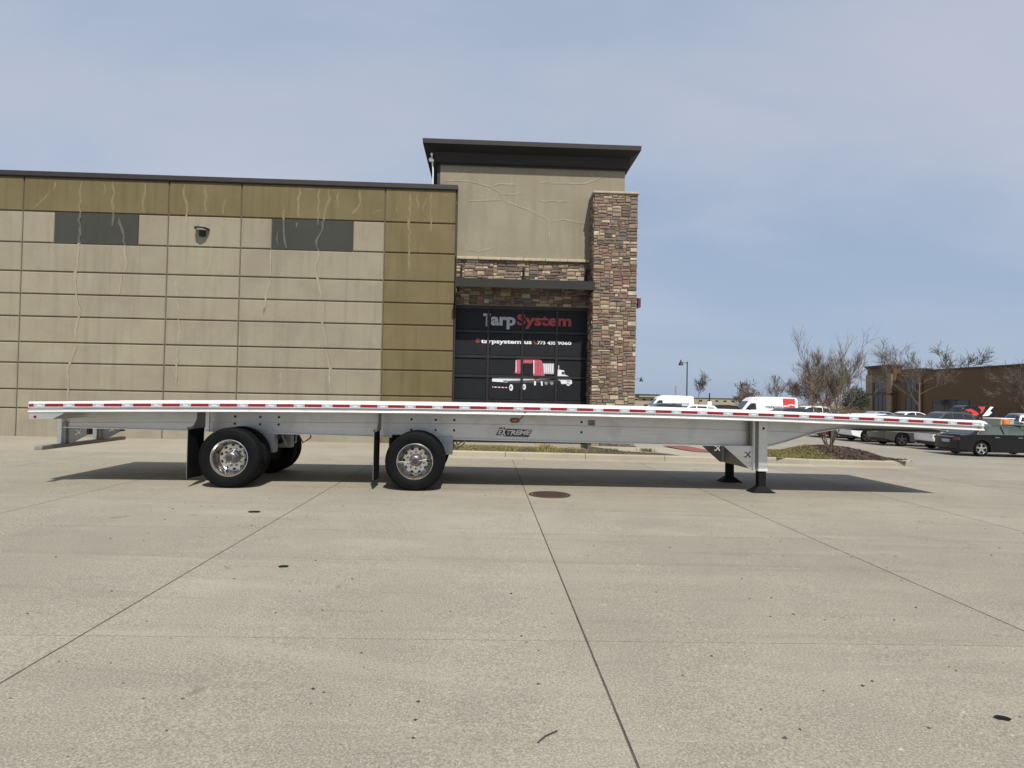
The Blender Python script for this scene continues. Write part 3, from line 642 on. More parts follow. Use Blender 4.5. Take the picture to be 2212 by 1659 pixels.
vin([(0.2,1.9),(0.69,1.89),(0.69,1.86),(0.2,1.87)], 'vinyl_white', 1, 'truck_print')
vin([(1.6,2.11),(1.66,2.11),(1.66,1.97),(1.6,1.97)], 'vinyl_white', 1, 'truck_print')
vin([(1.82,2.11),(1.88,2.11),(1.89,1.96),(1.84,1.96)], 'vinyl_white', 1, 'truck_print')
for k in range(5): vin([(1.94 + .065 * k, 2.40), (1.965 + .065 * k, 2.40), (1.965 + .065 * k, 2.69), (1.94 + .065 * k, 2.69)], 'vinyl_white', 2, 'truck_print')
for k in range(4): vin([(1.63 + .06 * k, 2.22), (1.645 + .06 * k, 2.22), (1.635 + .06 * k, 2.74), (1.625 + .055 * k, 2.74)], 'vinyl_red', 5, 'truck_print')
for (x, z, rx, rz_, mm) in ((.83, 1.88, .065, .11, 'vinyl_white'), (1.27, 1.91, .055, .098, 'vinyl_white'), (2.01, 2.05, .075, .078, 'vinyl_dark'), (2.20, 2.05, .075, .078, 'vinyl_dark'), (2.75, 2.05, .072, .075, 'vinyl_white')):
    vin(disc(x, z, rx, rz_), mm, 3, 'truck_print'); vin(disc(x - .01, z, rx * .55, rz_ * .55), 'vinyl_grey', 4, 'truck_print'); vin(disc(x - .012, z, rx * .28, rz_ * .28), 'vinyl_dark', 5, 'truck_print')
for k in range(4): vin([(.22 + .12 * k, 1.865), (.28 + .12 * k, 1.863), (.28 + .12 * k, 1.892), (.22 + .12 * k, 1.894)], 'vinyl_red', 2, 'truck_print')
vin([(.74, 2.11), (2.40, 2.16), (2.40, 2.10), (1.9, 2.06), (.76, 2.03)], 'vinyl_dark', 0, 'truck_print')
# wall lamp, mast with cameras, blade sign
wl = empty('wall_lamp', bw(-9.22, 20.0, 6.62), YAW_B, 'black half-moon wall lamp on the tan panels between the dark panels', 'lamp')
MB().box(-.09, .09, -.09, 0, -.08, .16).build('bracket', M['lamp_metal'], wl, bevel=.01)
hd = MB(); hd.prismz([(-.22, 0), (.22, 0), (.22, -.14), (.15, -.30), (0, -.36), (-.15, -.30), (-.22, -.14)], .13, .17); hd.build('hood', M['lamp_metal'], wl, bevel=.015)
MB().prismz([(-.15, -.05), (.15, -.05), (.12, -.24), (0, -.30), (-.12, -.24)], .115, .129).build('lens', M['white_box'], wl)
ms = empty('camera_mast', bw(-1.93, 20.22, 8.34), YAW_B, 'white pole with small white cameras on the roof by the tower', 'mast')
MB().tube([(.03, 0, 0), (.02, 0, .7), (-.03, 0, 1.2)], .022, 8).build('pole', M['white_box'], ms, smooth=40)
for (x, y, z, r) in ((-.05, -.05, 1.02, .075), (.0, -.06, 1.0, .06), (-.03, 0, 1.23, .05)):
    MB().lathe([(0, -r), (r * .7, -r * .7), (r, 0), (r * .7, r * .7), (0, r)], 14, 'z', (x, y, z)).build('camera', M['white_box'], ms, smooth=60)
bs = empty('blade_sign', bw(4.83, 19.75, 4.55), YAW_B, 'small dark maroon box fixed on the right side of the stone pillar', 'sign')
MB().box(.03, .13, -.16, .16, 0, .32).build('box', M['maroon_paint'], bs, bevel=.015); MB().box(-.05, .03, -.04, .04, .12, .2).build('arm', M['lamp_metal'], bs)

# ------------------------------------------------------------------ flatbed trailer (local frame: x along it, front at +x; y away from the camera side)
P0 = Vector((.4, 10.25, 0)); TS, TW = Vector((math.cos(YAW_T), math.sin(YAW_T), 0)), Vector((-math.sin(YAW_T), math.cos(YAW_T), 0))
def tg(s_, w): p = P0 + TS * s_ + TW * w; return gz(p.x, p.y)
tr = empty('flatbed_trailer', P0, YAW_T, 'long silver aluminium flatbed trailer with red and white reflective tape and spread axles', 'trailer')
SA, SB, WID = -8.09, 7.95, 2.59
def zt(s_): return 1.408 - (.00148 if s_ < -.3 else .00205) * (s_ + .3) ** 2
ST_ = [SA + (SB - SA) * k / 48 for k in range(49)]
def sweep(prof, stations, zf, cap=True, mi=0, m=None):
    """profile (w, dz) swept along the cambered length"""
    m = m or MB(); b = len(m.v); n = len(prof)
    for s_ in stations:
        for w, dz in prof: m.v.append((s_, w, zf(s_) + dz))
    for i in range(len(stations) - 1):
        for k in range(n): m.f.append((b + i * n + k, b + i * n + (k + 1) % n, b + (i + 1) * n + (k + 1) % n, b + (i + 1) * n + k)); m.m.append(mi)
    if cap:
        m.f.append(tuple(b + k for k in range(n))); m.f.append(tuple(b + (len(stations) - 1) * n + k for k in range(n - 1, -1, -1))); m.m += [mi, mi]
    return m
RAIL = [(.11, .035), (.014, .036), (.004, .028), (0, .018), (0, -.048), (-.009, -.051), (-.009, -.058), (.014, -.064), (.014, -.104), (-.010, -.114), (-.013, -.128), (-.004, -.136), (.09, -.136), (.09, -.128), (.022, -.124), (.022, .02), (.11, .02)]
def flip(p): return [(WID - w, z) for w, z in p][::-1]
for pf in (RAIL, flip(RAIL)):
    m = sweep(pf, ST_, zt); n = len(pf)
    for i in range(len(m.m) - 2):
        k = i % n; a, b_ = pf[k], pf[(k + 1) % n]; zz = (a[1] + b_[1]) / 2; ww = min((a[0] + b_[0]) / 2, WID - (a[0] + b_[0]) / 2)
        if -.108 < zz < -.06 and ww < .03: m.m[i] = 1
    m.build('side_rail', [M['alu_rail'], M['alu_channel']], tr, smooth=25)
for k in range(8):
    w0 = .112 + k * (WID - .224) / 8; w1 = w0 + (WID - .224) / 8 - .006
    sweep([(w0, .031), (w1, .031), (w1, .004), (w0, .004)], ST_, zt).build('deck_plank', M['alu_deck'], tr)
# reflective tape: eleven inch red, seven inch white
red_me, wht_me, let_me = {}, {}, None
def tape(s0, s1):
    m = MB(); n = 3; P = [s0 + (s1 - s0) * k / n for k in range(n + 1)]; c = (s0 + s1) / 2
    for s_ in P: m.v += [(s_ - c, 0, zt(s_) - .0475 - zt(c)), (s_ - c, 0, zt(s_) + .0 - zt(c)), (s_ - c, .0015, zt(s_) - zt(c))]
    for k in range(n):
        for q in (0, 1): m.f.append((3 * k + q, 3 * k + 3 + q, 3 * k + 4 + q, 3 * k + 1 + q)); m.m.append(0)
    return m, c
let_me = text_mesh('Xtreme', -.043, .043, -.013, .013, 0, M['white_print'], .03, .35, 'lettering')
s_ = SA + .006; first = True
k = 0
edges = []; p = -7.84
while p + .11 < SB - .012:
    edges.append((p, min(p + .2794, SB - .012), 'red')); edges.append((p + .2794, min(p + .4496, SB - .012), 'white')); p += .4496
edges = [(SA + .004, -8.01, 'red'), (-8.01, -7.84, 'white')] + [e for e in edges if e[1] - e[0] > .03]
for a, b, c_ in edges:
    m, c = tape(a + .001, b - .001)
    o = m.build('red_reflector' if c_ == 'red' else 'white_reflector', M['red_tape' if c_ == 'red' else 'white_tape'], tr, fix=False, loc=(c, -.0028, zt(c)))
    if c_ == 'white' and b - a > .15: link('lettering', let_me, o, (0, -.0016, -.024))
# main beams
ZB = [(-8.02, .912), (-6.06, .887), (-4.03, .852), (-1, .80), (1.06, .78), (3.74, .752), (4.43, .755), (4.75, .842), (5.05, .94), (5.4, 1.035), (5.75, 1.095), (6.1, 1.10), (6.4, 1.088), (7.15, 1.052), (7.66, 1.022), (7.78, 1.055)]
def zb(s_): return lerp_tab(s_, ZB)
BS = sorted(set([-8.02, 7.78] + [-8.0 + .25 * k for k in range(49)] + [4.3 + .1 * k for k in range(35)]))
for wc, sg in ((.80, -1), (1.79, 1)):
    m = MB(); n = 6
    for s_ in BS:
        se = max(zt(s_) - .332, zb(s_) + .02); top = zt(s_) - .06
        for off, z in ((0, top), (0, se + .006), (-.006, se + .004), (-.006, se - .003), (.010, se - .005), (.010, zb(s_) + .006)): m.v.append((s_, wc + sg * off, max(z, zb(s_) + .004)))
    for i in range(len(BS) - 1):
        for k in range(n - 1): m.f.append((i * n + k, i * n + k + 1, (i + 1) * n + k + 1, (i + 1) * n + k)); m.m.append(0)
    bm_ = m.build('main_beam', M['alu'], tr, fix=False)
    sweep([(wc - .065, 0), (wc + .065, 0), (wc + .065, .014), (wc - .065, .014)], BS, lambda s_: zb(s_) - .010).build('flange', M['alu_rail'], bm_)
    sweep([(wc - .008, -.06), (wc + .008, -.06), (wc + .008, -.09), (wc - .008, -.09)], BS, zt).build('upper_flange', M['alu_dull_shade'], bm_)
# rear header box and lights
hdp = [(SA + .002, zt(SA) - .05), (SA + .002, 1.072), (-7.72, 1.082), (-7.56, 1.17), (-7.56, zt(-7.5) - .05)]
MB().prism(hdp, .006, WID - .006).build('rear_header', M['alu'], tr, bevel=.006)
MB().lathe([(0, -.012), (.018, -.010), (.024, 0)], 16, 'y', (-7.99, .005, 1.115)).build('side_lamp', M['red_lens'], tr, smooth=50, scale=(1, 1, 1))
for w in (.35, .55, 2.04, 2.24):
    o = MB().prismx([(w + .05 * math.cos(t), 1.19 + .05 * math.sin(t)) for t in [2 * math.pi * k / 18 for k in range(18)]], SA - .02, SA + .004).build('tail_lamp', M['red_lens'], tr)
MB().prismx([(.0, .0), (.0, .0)], 0, 0) if False else None
MB().box(SB - .02, SB + .002, .012, WID - .012, zt(SB) - .13, zt(SB) + .033).build('front_rail', M['alu_rail'], tr, bevel=.004)
def oval(cs, cz, rx, rz, y, depth, mm, name, par):
    n = 20; pts = []
    for k in range(n):
        t = 2 * math.pi * k / n; ax = rx - rz; pts.append((cs + (ax if math.cos(t) > 0 else -ax) + rz * math.cos(t), cz + rz * math.sin(t)))
    return MB().prism(pts, y - depth, y).build(name, M[mm], par, bevel=.004)
oval(7.87, zt(7.87) - .085, .026, .014, .013, .012, 'amber', 'front_marker', tr)
oval(-.17, zt(-.17) - .088, .026, .014, .013, .012, 'amber', 'rail_marker', tr)
mk = oval(-.285, 1.150, .085, .041, .79, .02, 'steel_dark', 'marker_lamp', tr); oval(-.285, 1.150, .068, .028, .768, .012, 'amber', 'lens', mk); oval(-.285, 1.150, .02, .012, .756, .004, 'amber_hot', 'bulb', mk)
MB().tube([(-.20, .775, 1.165), (-.16, .77, 1.20), (-.13, .75, 1.235)], .006, 6).build('cable', M['black'], tr)
# bolts, placard, decal
bolt_me = MB().lathe([(0, -.016), (.014, -.016), (.016, -.006), (.021, -.005), (.021, 0)], 10, 'y').mesh('bolt', M['steel_dark'], 30)
for s_ in (-5.19, -4.76, -4.44, -2.13, -1.70, -1.37, .93, -7.9):
    for z, y in ((1.138, .795), (1.012 if s_ < -3 else .955, .786)):
        if s_ == -7.9: continue
        link('bolt', bolt_me, tr, (s_, y, z))
pc = MB().box(1.05, 1.18, .788, .797, 1.08, 1.178).build('placard', M['placard'], tr)
for zz, a, b in ((1.148, 1.07, 1.16), (1.112, 1.065, 1.165), (1.095, 1.075, 1.15)): MB().box(a, b, .7865, .788, zz, zz + .009).build('print_line', M['steel_dark'], pc)
YDc = .786
def dec(poly, mm, k, par=None): return MB().add([(x, YDc - .001 * k, z) for x, z in poly], [tuple(range(len(poly)))]).build('decal' if par is None else 'emblem', M[mm], par or tr, fix=False)
dbk = dec([(-.645, .868), (-.565, 1.030), (-.435, 1.030), (-.430, 1.012), (.055, .996), (-.025, .842), (-.49, .852), (-.50, .872)], 'decal_grey', 0)
dec([(-.622, .878), (-.556, 1.019), (-.447, 1.019), (-.442, 1.000), (.033, .985), (-.035, .852), (-.475, .861), (-.487, .880)], 'decal_black', 1, dbk)
link('lettering', text_mesh('E', -.585, -.505, .897, .995, YDc - .003, M['decal_grey'], .045, .3), dbk)
link('lettering', text_mesh('X', -.535, -.425, .868, 1.016, YDc - .004, M['decal_grey'], .05, .25), dbk)
link('lettering', text_mesh('TREME', -.43, .012, .893, .976, YDc - .003, M['decal_grey'], .045, .3), dbk)
link('lettering', text_mesh('TRAILERS', -.405, -.04, .859, .882, YDc - .003, M['placard'], .03, .3), dbk)
# splice plate on the beam
MB().box(-5.71, -5.62, .772, .798, .885, 1.23).build('splice_plate', M['alu_rail'], tr)
# underride guard with gussets
MB().box(-8.05, -7.93, .10, 2.49, .576, .640).build('underride_bar', M['alu_dull_shade'], tr, bevel=.008)
XL = [[(-.5, .30), (-.22, .38), (.05, .10), (.30, .48), (.5, .42), (.22, .02), (.46, -.42), (.25, -.5), (.03, -.15), (-.25, -.48), (-.62, -.40), (-.60, -.28), (-.33, -.30), (-.12, .0), (-.25, .2), (-.48, .18)]]
def keyhole(outer, s_, z, sz):
    hole = [(s_ + a * sz, z + b * sz) for a, b in XL[0]]
    area = lambda l: sum(a[0] * b[1] - b[0] * a[1] for a, b in zip(l, l[1:] + l[:1]))
    if area(outer) * area(hole) > 0: hole = hole[::-1]
    k = min(range(len(hole)), key=lambda i: math.dist(hole[i], outer[0]))
    return outer + [outer[0]] + hole[k:] + hole[:k] + [hole[k]]
for wc in (.80, 1.79):
    MB().box(-8.10, -8.03, wc - .09, wc + .05, .640, 1.10).build('upright', M['alu_rail'], tr, bevel=.006)
    MB().box(-8.03, -7.985, wc - .05, wc + .05, .640, 1.0).build('upright_web', M['alu_dull_shade'], tr)
    gp = MB().prism(keyhole([(-7.97, .902), (-7.63, .90), (-7.60, .86), (-7.63, .80), (-7.95, .61)], -7.81, .825, .10), wc - .008, wc + .008).build('gusset', M['alu_dull_shade'], tr)
    MB().prismx([(wc - .05, .79), (wc + .05, .79), (wc + .05, .90), (wc - .05, .90)], -7.64, -7.60).build('gusset_lip', M['steel_dark'], gp)
# wheels: tyre, rim, hub, nuts, hand holes
TR = .495
tyre_me = MB().lathe([(.292, -.115), (.315, -.128), (.36, -.141), (.41, -.144), (.45, -.136), (.476, -.122), (.489, -.105), (.4935, -.08), (.4935, -.072), (.481, -.070), (.481, -.062), (.495, -.060), (.495, -.03), (.482, -.028), (.482, -.02), (.495, -.018), (.495, .018), (.482, .02), (.482, .028), (.495, .03), (.495, .060), (.481, .062), (.481, .070), (.4935, .072), (.4935, .08), (.489, .105), (.476, .122), (.45, .136), (.41, .144), (.36, .141), (.315, .128), (.292, .115)], 56).mesh('tyre', M['tyre'], 35)
sideb = MB().lathe([(.372, -.1435), (.376, -.1465), (.380, -.1440)], 56).lathe([(.44, -.1395), (.444, -.1425), (.448, -.1375)], 56).mesh('sidewall_rib', M['tyre'], 60)
rim_me = MB().lathe([(.286, -.100), (.300, -.112), (.302, -.120), (.292, -.124), (.283, -.112), (.276, -.098), (.268, -.09), (.262, -.05), (.252, -.03), (.250, .045), (.236, .070), (.205, .088), (.175, .092), (.172, .080), (.110, .080)], 56).mesh('rim', M['chrome'], 40)
barrel_me = MB().lathe([(.11, .08), (.20, .10), (.25, .10), (.285, .115), (.292, .118)], 40).mesh('barrel', M['steel_dark'], 40)
hub_me = MB().lathe([(.108, .08), (.106, .01), (.092, -.005), (.088, -.06), (.070, -.072), (.066, -.095), (.046, -.098), (.044, -.090), (0, -.090)], 30).mesh('hub', M['hub'], 35)
cap_me = MB().lathe([(.043, -.0915), (.040, -.096), (0, -.097)], 22).mesh('hub_cap', M['steel_dark'], 35)
nut_me = MB().lathe([(.0, -.034), (.011, -.034), (.015, -.028), (.016, 0), (.019, .001)], 8).mesh('wheel_nut', M['hub'], 30)
hole_me = MB().lathe([(.0, -.004), (.027, -.003), (.031, .004)], 16).mesh('hand_hole', M['hole'], 40)
def wheel(s_, w, face, full, ang, label=None):
    """face -1: dished side towards the camera side"""
    e = empty('wheel', (s_, w, tg(s_, w) + TR - .008)); e.parent = tr
    e.rotation_euler = (0, ang, 0) if face < 0 else (0, ang, math.pi)
    ty = link('tyre', tyre_me, e); link('sidewall_rib', sideb, ty)
    rm = link('rim', rim_me if full else barrel_me, e)
    if full:
        for k in range(10):
            t = 2 * math.pi * (k + .5) / 10
            link('hand_hole', hole_me, rm, (.209 * math.cos(t), .0865, .209 * math.sin(t)), (0, 0, 0))
            t = 2 * math.pi * k / 10; link('wheel_nut', nut_me, rm, (.1425 * math.cos(t), .080, .1425 * math.sin(t)))
        link('hub', hub_me, e); link('hub_cap', cap_me, e)
        for sg in (1, -1):
            MB().tube([(.05 * sg, -.085, .02 * sg), (.12 * sg, -.055, .06 * sg), (.19 * sg, .03, .085 * sg), (.245 * sg, .02, .10 * sg)], .0038, 6).build('air_hose', M['white_print'], e, smooth=60)
for ax, an in ((-4.99, R(-40)), (-1.99, R(18))):
    wheel(ax, .165, -1, True, an); wheel(ax, .505, 1, False, 0); wheel(ax, 2.085, -1, False, 0); wheel(ax, 2.425, 1, True, 0)
    zc = tg(ax, 1.3) + TR
    MB().tube([(ax, .30, zc), (ax, 2.29, zc)], .063, 14).build('axle', M['steel_dark'], tr, smooth=40)
    for wc in (.80, 1.79):
        hx = ax + .26 if ax < -3 else ax + .35
        hg = MB(); hg.box(hx, hx + .25, wc - .10, wc - .088, .53, .845); hg.box(hx + .235, hx + .25, wc - .088, wc + .10, .53, .84); hg.box(hx, hx + .25, wc + .088, wc + .10, .53, .845); hgo = hg.build('hanger', M['galv'], tr)
        MB().lathe([(0, -.03), (.035, -.03), (.04, 0)], 6, 'y', (hx + .09, wc - .10, .60)).build('pivot_bolt', M['galv'], hgo)
        MB().tube([(hx + .10, wc, .60), (ax, wc, zc - .10), (ax - .38, wc, zc - .06)], [.05, .06, .05], 8).build('trailing_arm', M['steel_dark'], tr, smooth=40)
        MB().lathe([(.0, -.16), (.10, -.16), (.13, -.12), (.135, -.05), (.115, 0), (.135, .05), (.13, .12), (.11, .16), (0, .16)], 20, 'z', (ax - .36, wc, .70 if ax > -3 else .72)).build('air_spring', M['black'], tr, smooth=40)
        MB().tube([(hx + .3, wc + .1, .80), (ax + .06, wc + .1, zc + .02)], .03, 8).build('shock_absorber', M['steel_dark'], tr, smooth=40)
        br = MB(); br.tube([(ax + .55, wc + .14, .84), (ax + .66, wc + .18, .60), (ax + .80, wc + .2, .70), (ax + .80, wc + .2, .84)], .016, 6); br.build('brake_line_bracket', M['galv'], tr)
    MB().lathe([(0, -.12), (.08, -.12), (.085, 0), (.08, .12), (0, .12)], 18, 'y', (ax + .42, 1.22, .72)).build('brake_chamber', M['black'], tr, smooth=40)
# mud flaps
for sx in (-5.62, -2.64):
    for mir in (0, 1):
        f = lambda l: [((WID - w) if mir else w, z) for w, z in l]
        tp = zt(sx) - .14
        MB().prismx(f([(.30, tp), (.62, tp), (.62, .955), (.05, .955), (.05, .985), (.16, 1.0), (.22, 1.03), (.27, 1.08), (.29, 1.13)]), sx - .004, sx + .004).build('flap_bracket', M['alu_dull_shade'], tr)
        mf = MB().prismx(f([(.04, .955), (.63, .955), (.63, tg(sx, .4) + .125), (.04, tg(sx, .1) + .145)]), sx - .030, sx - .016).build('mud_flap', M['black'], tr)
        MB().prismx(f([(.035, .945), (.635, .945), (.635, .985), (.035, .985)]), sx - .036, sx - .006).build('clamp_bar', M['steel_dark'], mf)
        if not mir: MB().prismx(f([(.037, .955), (.04, .955), (.04, .15), (.037, .15)]), sx - .031, sx - .025).build('edge_strip', M['alu_dull_shade'], mf)
# landing gear
for wc, near in ((.62, 1), (1.97, 0)):
    sg = -1 if near else 1; gnd = tg(4.17, wc)
    lg = MB().box(4.125, 4.295, wc - .075, wc + .085, .32, 1.235).build('leg_tube', M['alu'], tr, bevel=.012)
    MB().box(4.122, 4.298, wc - .079, wc + .089, .315, .355).build('collar', M['alu_rail'], lg)
    MB().box(4.045, 4.125, wc + .0, wc + .10, .325, 1.22).build('mounting_channel', M['alu_dull_shade'], tr)
    MB().box(4.045, 4.056, wc - .06, wc + .0, .325, 1.22).build('mounting_flange', M['alu_rail'], tr)
    MB().lathe([(0, -.004), (.022, -.003), (.024, .002)], 14, 'y', (4.215, wc - .0755, 1.09)).build('crank_hole', M['hole'], lg)
    MB().box(4.14, 4.28, wc - .06, wc + .07, gnd + .03, .33).build('leg', M['black'], tr, bevel=.008)
    ft = MB(); ft.box(4.0, 4.42, wc - .13, wc + .14, gnd, gnd + .018)
    ft.add([(4.02, wc - .12, gnd + .018), (4.40, wc - .12, gnd + .018), (4.40, wc + .13, gnd + .018), (4.02, wc + .13, gnd + .018), (4.135, wc - .065, gnd + .11), (4.285, wc - .065, gnd + .11), (4.285, wc + .075, gnd + .11), (4.135, wc + .075, gnd + .11)], [(0, 1, 5, 4), (1, 2, 6, 5), (2, 3, 7, 6), (3, 0, 4, 7), (4, 5, 6, 7)])
    ft.build('foot', M['black'], tr)
    MB().prism(keyhole([(3.50, .762), (4.05, .762), (4.06, .335), (4.00, .335)], 3.955, .61, .125), wc - .008, wc + .008).build('gusset', M['alu' if near else 'alu_dull_shade'], tr)  # far gusset takes the darker metal, its shade put into the colour
MB().box(4.052, 4.064, .64, 1.95, .335, .77).build('cross_panel', M['alu_dull_shade'], tr)
# coupler plate and crossmembers
MB().box(6.0, 7.7, .55, 2.05, 1.075, 1.10).build('coupler_plate', M['steel_dark'], tr)
xm = MB().box(-.03, .03, .09, WID - .09, -.105, -.0).mesh('crossmember', M['alu_dull_shade'])
for k in range(31): s_ = -7.4 + k * .5; link('crossmember', xm, tr, (s_, 0, zt(s_)))

# ------------------------------------------------------------------ vehicles (local frame: heading +x, origin on the ground under the middle)
def arch(cx, R_, zc, z0, n=11):
    a0 = math.asin(max(-.95, (z0 - zc) / R_)); return [(cx + R_ * math.cos(t), zc + R_ * math.sin(t)) for t in [math.pi - a0 - (math.pi - 2 * a0) * k / (n - 1) for k in range(n)]]
CARS = {
 'sedan': dict(W=1.82, belt=.99, r=.345, wx=(-1.40, 1.40), z0=.20,
   top=[(-2.40, .30), (-2.45, .52), (-2.43, .80), (-2.36, .99), (-1.75, 1.02), (.95, .99), (1.60, .92), (2.10, .82), (2.36, .66), (2.42, .42), (2.36, .24)],
   gh=[(-1.95, .98), (-1.20, 1.33), (-.75, 1.435), (-.25, 1.46), (.20, 1.43), (.50, 1.34), (1.12, .96)],
   win=[[(-1.52, 1.03), (-1.28, 1.21), (-1.02, 1.315), (-.78, 1.365), (-.44, 1.385), (-.40, 1.03)], [(-.32, 1.03), (-.36, 1.385), (-.05, 1.385), (.20, 1.355), (.42, 1.29), (.80, 1.03)]], rear=(0, 1), front=(5, 6), tilt=.24),
 'suv': dict(W=1.92, belt=1.10, r=.37, wx=(-1.40, 1.42), z0=.26,
   top=[(-2.30, .40), (-2.36, .60), (-2.34, .95), (-2.28, 1.10), (.95, 1.09), (1.55, 1.04), (2.15, .92), (2.32, .72), (2.36, .48), (2.28, .32)],
   gh=[(-2.24, 1.08), (-2.05, 1.52), (-1.85, 1.68), (-1.2, 1.74), (-.2, 1.74), (.25, 1.68), (1.10, 1.06)],
   win=[[(-1.98, 1.14), (-1.82, 1.50), (-1.30, 1.58), (-1.25, 1.14)], [(-1.17, 1.14), (-1.20, 1.60), (-.38, 1.62), (-.36, 1.14)], [(-.28, 1.14), (-.30, 1.62), (.05, 1.60), (.25, 1.53), (.78, 1.14)]], rear=(0, 1), front=(5, 6), tilt=.20),
 'van': dict(W=2.03, belt=1.22, r=.36, wx=(-1.75, 1.85), z0=.28,
   top=[(-2.96, .45), (-3.0, .65), (-2.98, 1.22), (2.20, 1.22), (2.62, 1.12), (2.90, .96), (2.98, .60), (2.90, .34)],
   gh=[(-2.96, 1.20), (-2.93, 2.36), (-2.80, 2.50), (-1.0, 2.54), (.85, 2.53), (1.25, 2.43), (1.55, 2.22), (2.42, 1.16)],
   win=[[(.95, 1.34), (.98, 1.93), (1.38, 1.93), (1.58, 1.80), (1.98, 1.34)]], rear=None, front=(6, 7), tilt=.16),
 'pickup': dict(W=1.98, belt=1.14, r=.39, wx=(-1.70, 1.75), z0=.34,
   top=[(-2.80, .55), (-2.84, .75), (-2.82, 1.14), (1.10, 1.14), (1.75, 1.12), (2.50, 1.04), (2.72, .85), (2.76, .55), (2.68, .40)],
   gh=[(-1.15, 1.12), (-.95, 1.75), (-.70, 1.84), (.15, 1.85), (.40, 1.80), (1.15, 1.12)],
   win=[[(-.95, 1.18), (-.80, 1.68), (-.28, 1.72), (-.26, 1.18)], [(-.18, 1.18), (-.20, 1.72), (.15, 1.72), (.35, 1.66), (.80, 1.18)]], rear=(0, 1), front=(4, 5), tilt=.20),
}
def star_rim(r):
    m = MB(); m.lathe([(r * .70, -.06), (r * .73, -.075), (r * .73, -.09), (r * .66, -.085), (r * .63, -.03), (r * .63, .05)], 30)
    for k in range(5):
        t = 2 * math.pi * k / 5 + .3; c, s_ = math.cos(t), math.sin(t); a, b = r * .08, r * .66; w0, w1 = r * .13, r * .11
        m.add([(a * c - w0 * s_, -.075, a * s_ + w0 * c), (a * c + w0 * s_, -.075, a * s_ - w0 * c), (b * c + w1 * s_, -.082, b * s_ - w1 * c), (b * c - w1 * s_, -.082, b * s_ + w1 * c), (a * c - w0 * s_, -.04, a * s_ + w0 * c), (a * c + w0 * s_, -.04, a * s_ - w0 * c), (b * c + w1 * s_, -.05, b * s_ - w1 * c), (b * c - w1 * s_, -.05, b * s_ + w1 * c)], [(0, 1, 2, 3), (0, 4, 5, 1), (1, 5, 6, 2), (2, 6, 7, 3), (3, 7, 4, 0)])
    m.lathe([(0, -.085), (r * .13, -.083), (r * .15, -.06)], 14); return m
CM = {}
def car_meshes(kind, r):
    if r not in CM:
        ty = MB().lathe([(r * .66, -.07), (r * .72, -.095), (r * .88, -.105), (r * .97, -.09), (r, -.06), (r, .06), (r * .97, .09), (r * .88, .105), (r * .7, .09)], 32).mesh('tyre', M['tyre'], 40)
        dk = MB().lathe([(0, -.02), (r * .64, -.02)], 24).mesh('brake_disc', M['hole'], 40)
        CM[r] = (ty, star_rim(r).mesh('rim', M['chrome'], 35), star_rim(r).mesh('rim', M['steel_dark'], 35), dk)
    return CM[r]
